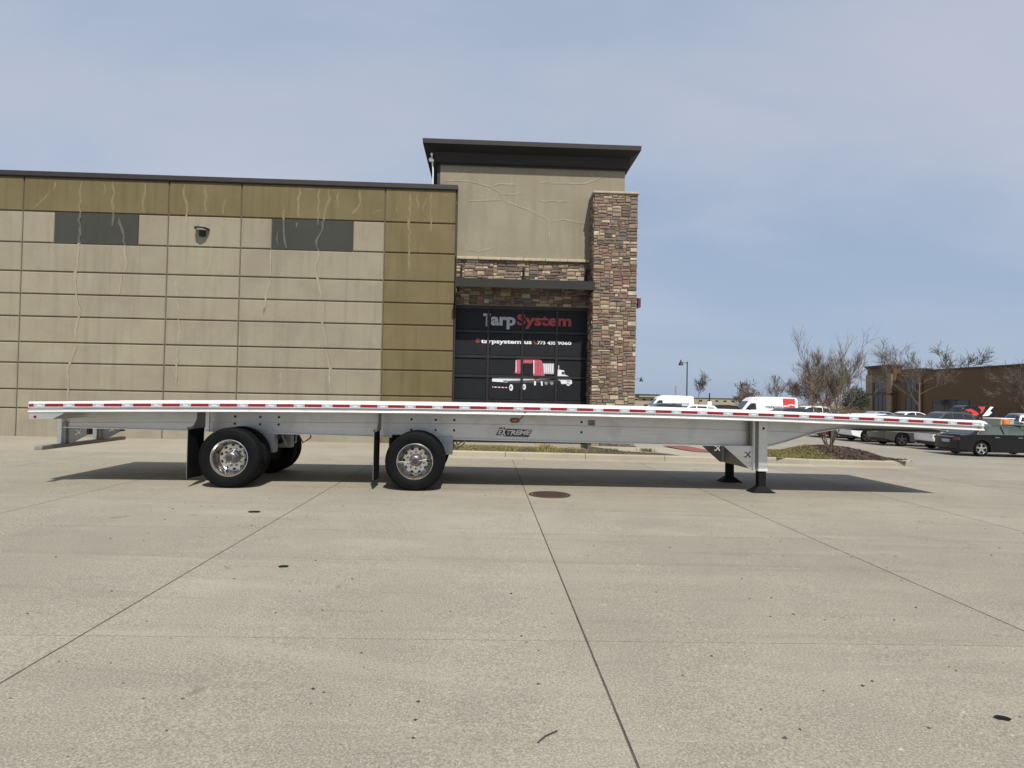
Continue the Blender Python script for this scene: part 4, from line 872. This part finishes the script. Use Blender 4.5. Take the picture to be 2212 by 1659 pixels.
def vehicle(name, kind, label, cat, x, y, rz, paint, group=None, glass='glass', dark_rim=False, mirror=False, detail=False, sc=1.):
    D = CARS[kind]; W = D['W']; r = D['r']; hw = W / 2; fx = -1 if mirror else 1
    e = empty(name, (x, y, gz(x, y)), rz, label, cat, group); e.scale = (sc,) * 3
    X = lambda l: [(a * fx, b) for a, b in l]
    wxs = D['wx']; bot = []
    for cx in (wxs[1], wxs[0]): bot += arch(cx, r + .05, r, D['z0'])[::-1]
    outline = X(D['top'] + bot); Lh = max(abs(a) for a, _ in D['top']); nar = lambda a: 1 - (.05 if kind == 'van' else .11) * (abs(a) / Lh) ** 5
    m = MB(); n = len(outline); L = [(-hw + .0, .965, .02), (-hw + .10, 1., 0), (hw - .10, 1., 0), (hw, .965, .02)]
    zc = .62
    for yy, k, dz in L: m.v += [(a * (1 - (1 - k) * .35), yy * nar(a), zc + (b - zc) * (k if b > zc else 1)) for a, b in outline]
    for i in range(3):
        for k in range(n): m.f.append((i * n + k, (i + 1) * n + k, (i + 1) * n + (k + 1) % n, i * n + (k + 1) % n)); m.m.append(0)
    m.f += [tuple(range(n)), tuple(range(4 * n - 1, 3 * n - 1, -1))]; m.m += [0, 0]
    gh = X(D['gh']); zb_, zt_ = D['belt'], max(b for _, b in gh); t = D['tilt']; h0 = hw - .035
    yw = lambda z: h0 - t * max(0, (z - zb_)) / (zt_ - zb_)
    b0 = len(m.v); q = len(gh)
    m.v += [(a, -yw(b), b) for a, b in gh] + [(a, yw(b), b) for a, b in gh]
    for k in range(q): m.f.append((b0 + k, b0 + q + k, b0 + q + (k + 1) % q, b0 + (k + 1) % q)); m.m.append(0)
    m.f += [tuple(b0 + k for k in range(q)), tuple(b0 + 2 * q - 1 - k for k in range(q))]; m.m += [0, 0]
    body = m.build('body', M[paint], e, smooth=38, bevel=.03, segs=3)
    for w in D['win']:
        for sg in (-1, 1):
            w_ = X(w); MB().add([(a, sg * (yw(b) + .007), b) for a, b in w_], [tuple(range(len(w_)))]).build('side_window', M[glass], e, fix=False)
    for key, nm in (('rear', 'rear_window'), ('front', 'windscreen')):
        if D[key]:
            (x0, z0), (x1, z1) = gh[D[key][0]], gh[D[key][1]]
            f0, f1 = .10, .90; p = [(x0 + (x1 - x0) * f, z0 + (z1 - z0) * f) for f in (f0, f1)]
            dx_, dz_ = x1 - x0, z1 - z0; ln = math.hypot(dx_, dz_); nx_, nz_ = -dz_ / ln, dx_ / ln
            if nz_ < 0: nx_, nz_ = -nx_, -nz_
            o = .008; MB().add([(p[0][0] + nx_ * o, -yw(p[0][1]) + .07, p[0][1] + nz_ * o), (p[0][0] + nx_ * o, yw(p[0][1]) - .07, p[0][1] + nz_ * o), (p[1][0] + nx_ * o, yw(p[1][1]) - .06, p[1][1] + nz_ * o), (p[1][0] + nx_ * o, -yw(p[1][1]) + .06, p[1][1] + nz_ * o)], [(0, 1, 2, 3)]).build(nm, M['glass'], e, fix=False)
    tail, nose = D['top'][2][0] * fx, D['top'][-3][0] * fx; zl = D['top'][2][1]
    for sg in (-1, 1):
        tall = kind in ('van', 'suv', 'pickup'); hgt = .13 if not tall else .26; ho = hw * nar(tail)
        def lb(x0, x1, y0, y1, z0, z1, nm, mm, bv): MB().box(min(x0, x1), max(x0, x1), min(y0 * sg, y1 * sg), max(y0 * sg, y1 * sg), z0, z1).build(nm, M[mm], e, bevel=bv)
        lb(tail - .012 * fx, tail + .16 * fx, ho - (.30 if not tall else .17), ho + .006, zl - hgt * .6, zl + hgt * .4, 'tail_light', 'red_lens', .012)
        lb(nose - .16 * fx, nose + .012 * fx, ho - .34, ho - .03, .64, .75, 'headlight', 'white_tape', .03)
        mx_ = (.9 if kind == 'van' else 0); lb((.62 + mx_) * fx, (.78 + mx_) * fx, hw - .03, hw + .14, zb_ + .04, zb_ + (.18 if kind != 'van' else .34), 'mirror', 'trim', .03)
    MB().box(min(tail - .018 * fx, tail), max(tail - .018 * fx, tail), -.26, .26, zl - .20, zl - .06).build('number_plate', M['white_tape'], e)
    MB().box(min(D['top'][0][0] * fx, D['top'][-1][0] * fx) + .1, max(D['top'][0][0] * fx, D['top'][-1][0] * fx) - .1, -hw + .2, hw - .2, D['z0'] - .03, D['z0'] + .30).build('underbody', M['trim'], e)
    ty, rmb, rmd, dk = car_meshes(kind, r)
    for cx in wxs:
        for sg in (-1, 1):
            w = empty('wheel', (cx * fx, sg * (hw - .13), r), 0 if sg < 0 else math.pi); w.parent = e
            link('tyre', ty, w); link('rim', rmd if dark_rim else rmb, w); link('brake_disc', dk, w)
    if detail:
        for sg in (-1, 1):
            for hx in (-.72, .36):
                MB().box(hx * fx - .11, hx * fx + .11, min(sg * (hw - .01), sg * (hw + .022)), max(sg * (hw - .01), sg * (hw + .022)), .865, .895).build('door_handle', M['chrome'], e, bevel=.008)
            ol = X([(-1.60, 1.015), (-1.34, 1.22), (-1.06, 1.34), (-.78, 1.395), (-.25, 1.412), (.12, 1.40), (.42, 1.32), (.90, 1.015)])
            MB().tube([(a, sg * (yw(b) + .006), b) for a, b in ol + ol[:1]], .010, 6).build('window_trim', M['chrome'], e, smooth=50)
            MB().tube([(-.36 * fx, sg * (hw + .001), .30), (-.36 * fx, sg * (hw + .001), .93)], .004, 4).build('door_gap', M['hole'], e)
        MB().box(-2.47 * fx if fx < 0 else -2.47, -2.44, -.55, .55, .86, .885).build('boot_trim', M['chrome'], e)
    return e, D
# cars parked nose away along the lot
ROW = 'cars parked in a row beyond the island'
vehicle('parked_sedan', 'sedan', 'glossy black sedan with bright alloy wheels past the trailer nose', 'car', 23.15, 29.15, 0, 'black_paint', ROW, 'glass_green', detail=True)
vehicle('parked_pickup', 'pickup', 'white pickup with silver rear bumper parked beside the black sedan', 'car', 24.2, 32.35, 0, 'white_paint', ROW, dark_rim=True, sc=.86)
vehicle('parked_suv', 'suv', 'dark grey sport utility with black wheels beside the white pickup', 'car', 23.3, 35.2, 0, 'grey_paint', ROW, dark_rim=True)
vehicle('parked_suv', 'suv', 'white crossover with black wheels parked behind the bare shrub', 'car', 23.2, 38.4, 0, 'white_paint', ROW, dark_rim=True)
vehicle('parked_sedan', 'sedan', 'maroon sedan under the trailer nose beyond the white crossover', 'car', 23.0, 41.8, 0, 'maroon_paint', ROW, dark_rim=True)
vehicle('parked_sedan', 'sedan', 'dark blue sedan at the far end of the parked row', 'car', 22.8, 45.2, 0, 'blue_paint', ROW)
def px(x, Yd): return (x - 1106) / 1320 * Yd
LOT = 'cars in the far lot'
# vans with lettering
v1, D = vehicle('cargo_van', 'van', 'white cargo van with a red block and grey and red lettering on its side', 'van', px(1657, 57), 58.0, 0, 'white_paint', 'white delivery vans', dark_rim=True, mirror=True)
ys_ = -(D['W'] / 2 - .035) - .005
def vside(poly, mm, k=1): MB().add([(a, -( .98 - .16 * max(0, b - 1.22) / 1.32) - .004 * k, b) for a, b in poly], [tuple(range(len(poly)))]).build('livery', M[mm], v1, fix=False)
vside([(1.58, 1.24), (2.68, 1.24), (2.68, 2.40), (1.54, 2.42)], 'red_wrap')
vside([(1.60, 1.66), (2.15, 1.68), (2.15, 1.78), (1.60, 1.77)], 'white_paint', 2); vside([(2.0, 1.86), (2.68, 1.72), (2.68, 1.82), (2.4, 1.90)], 'white_paint', 2); vside([(1.60, 1.40), (2.55, 1.40), (2.55, 1.52), (1.60, 1.52)], 'white_paint', 2)
vside([(.15, 1.23), (.95, 1.23), (.80, 1.32), (.30, 1.30)], 'red_wrap')
for s_, a, b, mm in (('route', -.08, .74, 'grey_paint'), ('one', .76, 1.48, 'red_wrap')):
    o = link('lettering', text_mesh(s_, a, b, 0, .28 if s_ == 'route' else .22, 0, M[mm], .015), v1, (0, -.955, 1.47), (R(6.5), 0, 0))
v2, D = vehicle('cargo_van', 'van', 'plain white high roof van behind the parked cars near the pillar', 'van', px(1449, 76), 77, 0, 'white_paint', 'white delivery vans', dark_rim=True, mirror=True)
link('lettering', text_mesh('routeone', .3, 2.3, 0, .22, 0, M['grey_paint'], .012), v2, (0, -.955, 1.44), (R(6.5), 0, 0))
v3, D = vehicle('wrapped_van', 'van', 'black van wrapped in red and white graphics by the brown building', 'van', px(2092, 63), 63, R(8), 'black_paint', dark_rim=True, mirror=True, sc=.82)
def wside(poly, mm, k=1): MB().add([(a, -(.98 - .16 * max(0, b - 1.22) / 1.32) - .005 * k, b) for a, b in poly], [tuple(range(len(poly)))]).build('livery', M[mm], v3, fix=False)
wside([(-1.9, 1.6), (-1.2, 2.05), (-.5, 2.15), (.2, 1.85), (.6, 1.5), (.1, 1.24), (-.6, 1.3), (-.3, 1.6), (-.7, 1.8), (-1.4, 1.6)], 'red_wrap')
wside([(.5, 2.42), (1.6, 2.44), (1.3, 1.9), (.9, 1.55), (.7, 1.65), (1.0, 2.0)], 'red_wrap'); wside([(2.3, 2.44), (2.75, 2.40), (2.2, 1.95), (2.45, 1.7), (1.9, 1.3), (1.0, 1.24), (1.5, 1.7)], 'white_paint')
vehicle('parked_sedan', 'sedan', 'silver sedan seen above the deck near the brown tower', 'car', px(1905, 55), 56, R(10), 'silver_paint', LOT, mirror=True)
vehicle('parked_sedan', 'sedan', 'white sedan seen above the deck beside the silver sedan', 'car', px(1972, 56), 57, R(8), 'white_paint', LOT, mirror=True)
vehicle('parked_suv', 'suv', 'dark grey sport utility before the wrapped van', 'car', px(2052, 47), 48, R(5), 'grey_paint', LOT, mirror=True)
vehicle('parked_suv', 'suv', 'silver sport utility backed up by the brown wall', 'car', px(2213, 47) + .6, 48, R(70), 'silver_paint', LOT)
vehicle('parked_suv', 'suv', 'white sport utility in front of the plain white van', 'car', px(1490, 52), 52, R(4), 'white_paint', LOT, mirror=True)
vehicle('parked_sedan', 'suv', 'black car beside the stone pillar in front of the plain van', 'car', px(1422, 55), 55, 0, 'blue_paint', LOT, mirror=True)
vehicle('parked_suv', 'suv', 'black crossover right of the white parking sign', 'car', px(1545, 54), 54.5, R(3), 'black_paint', LOT, mirror=True)
vehicle('parked_suv', 'suv', 'white crossover parked at the tail of the lettered van', 'car', px(1752, 60), 61, R(3), 'white_paint', LOT, mirror=True)
vehicle('parked_suv', 'suv', 'dark blue crossover half hidden before the lettered van', 'car', px(1690, 50), 50, R(3), 'blue_paint', LOT, mirror=True)

# ------------------------------------------------------------------ street furniture
def lamp_post(x, y, h, arm, label, style):
    e = empty('lamp_post', (x, y, gz(x, y)), 0, label, 'lamp post', 'bell lamp posts')
    MB().tube([(0, 0, 0), (0, 0, .6), (0, 0, .62), (0, 0, h)], [.14, .14, .085, .07], 10).build('pole', M['lamp_metal'], e, smooth=40)
    if style == 'short': MB().tube([(0, 0, h - .25), (arm * .6, 0, h - .12), (arm, 0, h - .2)], .035, 6).build('arm', M['lamp_metal'], e); hz = h - .05
    else: MB().tube([(0, 0, h - .3), (arm * .35, 0, h - .02), (arm * .8, 0, h + .15), (arm, 0, h + .1)], .035, 6).build('arm', M['lamp_metal'], e); hz = h + .1
    MB().lathe([(0, .30), (.06, .28), (.10, .12), (.16, 0), (.28, -.25), (.36, -.45), (.34, -.45), (0, -.30)], 18, 'z', (arm, 0, hz)).build('bell_shade', M['lamp_metal'], e, smooth=50)
lamp_post(px(1484, 82), 82, 7.25, -.85, 'tall black lamp post with a bell shade beside the bare trees', 'short')
lamp_post(px(1363, 105), 105, 6.0, 1.75, 'black bell lamp on a curved arm beside the stone pillar', 'long')
sp_ = empty('parking_sign', (px(1533, 49), 49, gz(px(1533, 49), 49)), 0, 'small white sign board on a dark post behind the deck', 'sign')
MB().box(-.04, .04, -.04, .04, 0, 2.75).build('post', M['lamp_metal'], sp_); MB().box(-.17, .17, -.06, -.045, 1.60, 2.10).build('board', M['white_box'], sp_)
st = empty('stop_sign', (px(1790, 70), 70, gz(px(1790, 70), 70)), R(-25), 'faded red octagonal sign in front of the bare thicket', 'sign')
MB().tube([(0, 0, 0), (0, 0, 2.3)], .03, 6).build('post', M['galv'], st)
MB().prism([(.42 * math.cos(R(22.5 + 45 * k)), 2.2 + .42 * math.sin(R(22.5 + 45 * k))) for k in range(8)], -.05, -.035).build('plate', M['maroon_paint'], st)
cb = empty('utility_cabinet', (px(2158, 38), 38, gz(px(2158, 38), 38)), R(20), 'pale green utility cabinet behind the black sedan', 'cabinet')
MB().box(-.62, .62, -.5, .5, 0, 1.58).build('body', M['green_box'], cb, bevel=.03); MB().box(-.66, .66, -.54, .54, 1.58, 1.64).build('lid', M['white_box'], cb, bevel=.02)
for k in (-.2, .2): MB().box(k - .008, k + .008, -.508, -.5, .1, 1.5).build('door_seam', M['trim'], cb)
dr = empty('traffic_drum', (px(2183, 37), 37.4, gz(px(2183, 37), 37.4)), 0, 'orange traffic drum beside the green cabinet', 'barrel')
MB().lathe([(0, 0), (.33, 0), (.33, .06), (.30, .06), (.30, .45), (.27, .47), (.27, .85), (.24, .87), (.24, 1.3), (.2, 1.55), (0, 1.58)], 20, 'z').build('body', M['orange'], dr, smooth=40)
for z in (.5, .95): MB().lathe([(.285 - z * .03, 0), (.285 - z * .03, .18)], 20, 'z', (0, 0, z)).build('stripe', M['white_box'], dr, smooth=40)
bn = empty('ribbed_bin', (px(2208, 33) + .35, 33.5, gz(px(2210, 33), 33.5)), R(12), 'dark green ribbed bin beyond the black sedan roof', 'bin')
MB().box(-.55, .55, -.45, .45, 0, 1.30).build('body', M['green_bin'], bn, bevel=.03)
for k in range(5): MB().box(-.57, .57, -.47, .47, .25 + k * .2, .31 + k * .2).build('rib', M['green_bin'], bn)
MB().box(-.58, .58, -.48, .48, 1.30, 1.37).build('lid', M['green_bin'], bn, bevel=.02)

# ------------------------------------------------------------------ trees
def grow(rg, base, h, r, lean, depth, spread, upr, m_tr, m_cr, sides=5, min_r=.012, kids=(4, 6)):
    """one trunk with limbs, branches and twigs"""
    def branch(p, d, L, rad, lev):
        k = 4 if lev < 2 else 3; pts = [p]; rr = [rad]; q = p
        for i in range(k):
            d = (d + Vector((rg.gauss(0, .13), rg.gauss(0, .13), rg.gauss(0, .10) + upr * .08))).normalized(); q = q + d * (L / k); pts.append(q); rr.append(max(min_r * .6, rad * (1 - .75 * (i + 1) / k)))
        (m_tr if lev == 0 else m_cr).tube(pts, rr, sides if lev < 2 else 3, cap=False)
        if lev >= depth: return
        for _ in range(rg.randint(*kids)):
            t = rg.uniform(.28 if lev == 0 else .2, 1.); i = min(int(t * k), k - 1); o = pts[i].lerp(pts[i + 1], t * k - i)
            ax = Vector((rg.gauss(0, 1), rg.gauss(0, 1), rg.gauss(0, .3))); dd = (pts[i + 1] - pts[i]).normalized()
            side = (ax - dd * ax.dot(dd)).normalized(); nd = (dd * math.cos(spread) + side * math.sin(spread) * rg.uniform(.7, 1.2) + Vector((0, 0, upr * .25))).normalized()
            branch(o, nd, L * rg.uniform(.45, .68), max(min_r, rr[i] * .55), lev + 1)
    branch(base, lean.normalized(), h, r, 0)
def bare_tree(x, y, h, r, label, seed, depth=4, spread=.75, upr=.6, mm='bark', min_r=.018, stems=1, kids=(4, 6), name='bare_tree', lean=.06, z=None, grp='bare trees'):
    rg = random.Random(seed); e = empty(name, (x, y, gz(x, y) if z is None else z), 0, label, 'tree', grp); a, b = MB(), MB()
    for k in range(stems):
        an = 2 * math.pi * k / stems + rg.uniform(-.4, .4); L = Vector((math.cos(an) * lean, math.sin(an) * lean, 1))
        grow(rg, Vector((math.cos(an) * .05 * (stems > 1), math.sin(an) * .05 * (stems > 1), -.05)), h * rg.uniform(.55, .72), r, L, depth, spread, upr, a, b, 5, min_r, kids)
    a.build('trunk', M[mm], e, smooth=70, fix=False); b.build('crown', M[mm if mm != 'bark' else 'twig'], e, fix=False); return e
bare_tree(9.6, 18.45, 3.2, .022, 'multi-stemmed bare shrub with long pale branches on the mulch mound', 31, 3, .5, .9, 'bark_pale', .0045, 8, (3, 5), 'bare_shrub', .30, gz(9.6, 18.45) + .36, None)
bare_tree(px(1507, 88), 88, 5.4, .10, 'small bare tree right of the tall lamp post', 41, 4, .6, .8, min_r=.020)
bare_tree(px(1612, 98), 98, 6.4, .14, 'bare tree with brown leaf remnants behind the lettered van', 42, 4, .7, .5, min_r=.024)
bare_tree(px(1671, 112), 112, 7.0, .13, 'pale bare tree above the red block of the van', 43, 4, .6, .8, 'bark_pale', .020)
bare_tree(px(1707, 112), 112, 6.6, .13, 'bare tree between the van tail and the thicket', 44, 4, .7, .7, min_r=.022)
bare_tree(px(1745, 116), 116, 6.4, .13, 'low bare tree at the left edge of the thicket', 45, 4, .75, .5, min_r=.024)
bare_tree(px(1782, 92), 92, 8.6, .10, 'dense brown thicket tree left of the evergreens', 46, 4, .55, .8, 'bark_pale', .020, 3, (5, 6), lean=.25)
bare_tree(px(1812, 88), 88, 8.4, .10, 'upright bare thicket tree beside the evergreens', 47, 4, .5, .9, 'bark_pale', .018, 3, (4, 6), lean=.22)
bare_tree(px(1768, 78), 78, 6.4, .09, 'low twiggy bush tree behind the white crossover', 48, 4, .7, .5, 'bark', .02, 3, (5, 6), lean=.3)
bare_tree(px(1982, 62), 62, 9.8, .10, 'broad bare tree standing before the brown building', 49, 4, .72, .6, 'bark', .013, kids=(5, 7))
bare_tree(px(2045, 135), 135, 16.5, .25, 'tall bare tree rising behind the brown roof', 50, 4, .8, .5, 'bark', .04, kids=(5, 7))
bare_tree(px(2222, 55), 55, 8.4, .13, 'bare tree against the brown wall beyond the bin', 51, 4, .75, .55, 'bark', .016, kids=(5, 7))
# brown leaf remnants and evergreens
def leaf_cloud(e, n, c, rad, size, mm, seed, name='crown'):
    rg = random.Random(seed); m = MB()
    for _ in range(n):
        v = Vector((rg.gauss(0, 1), rg.gauss(0, 1), rg.gauss(0, 1))).normalized() * rg.random() ** .45
        if mnoise.noise(v * 2.6 + Vector((seed, 0, 0))) < -.12: continue
        p = Vector((c[0] + v.x * rad[0], c[1] + v.y * rad[1], c[2] + v.z * rad[2])); a = Vector((rg.gauss(0, 1), rg.gauss(0, 1), rg.gauss(0, 1))).normalized(); b = a.orthogonal().normalized(); s_ = size * rg.uniform(.6, 1.4)
        m.add([p - a * s_, p + b * s_ * .5, p + a * s_, p - b * s_ * .5], [(0, 1, 2, 3)])
    return m.build(name, M[mm], e, fix=False)
bush = empty('brown_bush', (px(1612, 94), 94, gz(px(1612, 94), 94)), 0, 'brown leafy oak bush behind the lettered van', 'bush')
MB().tube([(0, 0, 0), (0, 0, 2)], .08, 6).build('trunk', M['bark'], bush); leaf_cloud(bush, 2600, (.5, 0, 3.0), (1.9, 1.5, 1.6), .12, 'leaf_dry', 5)
for k, (x, w, h) in enumerate(((1840, 1.5, 4.6), (1858, 1.6, 5.2), (1876, 1.4, 4.9))):
    ev = empty('evergreen', (px(x, 96), 96 + k, gz(px(x, 96), 96)), 0, ('dark evergreen touching the bare thicket', 'tallest dark evergreen between its two neighbours', 'dark evergreen touching the brown tower')[k], 'tree', 'evergreens beside the brown tower')
    MB().tube([(0, 0, 0), (0, 0, h * .7)], .1, 6).build('trunk', M['bark'], ev); leaf_cloud(ev, 3200, (0, 0, h * .5), (w, w, h * .52), .16, 'needle', 60 + k)
for k, (x, Yd, w, h, lb) in enumerate(((2110, 52, 1.6, 1.3, 'low leafless hedge bush left of the green cabinet'), (2070, 52, 1.4, 1.2, 'low brown hedge bush before the wrapped van'), (1800, 60, 2.0, 1.9, 'brown hedge bush beneath the thicket'), (1845, 66, 2.2, 1.7, 'brown hedge bush beneath the evergreens'), (1752, 74, 2.4, 2.3, 'tall brown hedge bush behind the lettered van tail'), (1785, 76, 2.4, 2.6, 'tall brown hedge bush behind the red octagonal sign'), (2010, 54, 2.0, 1.25, 'low hedge bush before the long dark window'))):
    hb = empty('hedge_bush', (px(x, Yd), Yd, gz(px(x, Yd), Yd)), 0, lb, 'bush')
    MB().tube([(0, 0, 0), (0, 0, h * .6)], .05, 5).build('trunk', M['bark'], hb); leaf_cloud(hb, 1500, (0, 0, h * .55), (w, w, h * .5), .09, 'leaf_dry', 70 + k)

# ------------------------------------------------------------------ far buildings
BX = 70.; zg = gz(BX, 100)
bb = empty('brown_building', (BX, 80, zg), 0, 'long dark brown building with a stone-piered corner tower beyond the lot', 'building')
def bz(z): return z - zg
b = MB(); b.box(0, 40, -20, 36, 0, bz(7.15)); b.build('wall', M['brown_wall'], bb)
MB().box(-.15, 40, -20, 24, bz(7.15), bz(7.40)).build('coping', M['brown_trim'], bb)
MB().box(-.3, 1.5, 24, 29.5, 0, bz(7.55)).build('entry_block', M['brown_wall'], bb); MB().box(-.4, 1.6, 23.9, 29.6, bz(7.55), bz(7.75)).build('entry_coping', M['brown_trim'], bb)
MB().box(-.8, .9, 31.0, 39.0, 0, bz(8.3)).build('tower', M['brown_wall'], bb)
MB().box(-1.15, 1.2, 30.7, 39.4, bz(8.45), bz(8.75)).build('tower_cornice', M['brown_trim'], bb); MB().box(-.95, 1.0, 30.85, 39.2, bz(8.2), bz(8.45)).build('cornice_band', M['brown_trim'], bb)
for a, c in ((31.0, 32.4), (36.9, 39.0)): MB().box(-1.1, -.7, a, c, 0, bz(7.0)).build('stone_pier', M['brown_stone'], bb)
MB().box(-1.2, -.7, 31.0, 39.0, bz(3.2), bz(3.45)).build('ledge', M['brown_trim'], bb)
for nm, a, c, z0, z1, xx in (('window', 32.7, 36.6, 3.7, 6.2, -.82), ('entrance', 32.7, 36.6, -.9, 3.1, -.82), ('window', 25.2, 28.0, 3.7, 5.9, -.32), ('window', 25.2, 28.0, -.6, 2.6, -.32), ('window', 13.5, 21.5, -.5, 2.4, -.02)):
    f = MB().box(xx - .03, xx, a, c, bz(z0), bz(z1)).build(nm, M['glass'], bb); n = 3 if c - a > 3.5 else 2
    for k in range(n + 1): q = a + (c - a) * k / n; MB().box(xx - .06, xx - .03, q - .05, q + .05, bz(z0), bz(z1)).build('frame', M['trim'], f)
MB().box(8, 10.5, 8, 12, bz(7.15), bz(7.9)).build('roof_unit', M['galv'], bb)
MB().box(-.02, -.0, -20, 13, bz(1.2), bz(1.24)).build('score_line', M['brown_trim'], bb)
F0 = 228.; zf = gz(70, F0)
fw = empty('far_warehouse', (px(1485, F0), F0, zf), R(-1), 'low tan warehouse with a row of small windows on the horizon', 'building')
def fz(z): return z - zf
MB().box(-30, 32, 0, 40, -.5, fz(2.2)).build('wall', M['far_wall'], fw); MB().box(-30.2, 32.2, -.2, 40, fz(2.2), fz(2.45)).build('coping', M['brown_trim'], fw)
MB().box(-18, -10.5, -1, 12, fz(2.3), fz(3.1)).build('raised_parapet', M['far_wall'], fw); MB().box(-18.2, -10.3, -1.2, 12, fz(3.1), fz(3.4)).build('parapet_cap', M['bronze'], fw)
wm_ = MB().box(-.55, .55, -.04, 0, 0, .55).mesh('window', M['glass'])
for k in range(20): link('window', wm_, fw, (-28 + 3.0 * k, 0, fz(1.05)))
for k in range(5): MB().box(-16 + 10 * k, -13.4 + 10 * k, -.05, 0, fz(-2.8), fz(-.4)).build('dock_door', M['trim'], fw)
def pylon(x, y, h, label):
    e = empty('power_pylon', (x, y, gz(x, y)), R(20), label, 'pylon', 'power pylons on the horizon'); m = MB()
    for sx, sy in ((1, 1), (1, -1), (-1, 1), (-1, -1)): m.tube([(3 * sx, 3 * sy, 0), (1.0 * sx, 1.0 * sy, h * .62), (.5 * sx, .5 * sy, h)], .22, 4)
    for k in range(9):
        z = h * .06 + k * h * .09; w = 3 - 2 * min(1, z / (h * .62)); z2 = z + h * .09; w2 = 3 - 2 * min(1, z2 / (h * .62))
        for sg in (1, -1): m.tube([(-w, sg * w, z), (w2, sg * w2, z2)], .13, 3); m.tube([(w, sg * w, z), (-w2, sg * w2, z2)], .13, 3)
    m.build('lattice_mast', M['pylon'], e)
    for z in (.68, .80, .92):
        MB().tube([(-6, 0, h * z), (0, 0, h * z + .8), (6, 0, h * z)], .28, 4).build('cross_arm', M['pylon'], e)
pylon(px(1460, 900), 900, 29, 'thin steel power pylon above the plain white van'); pylon(px(1648, 1000), 1000, 27, 'thin steel power pylon above the lettered van')
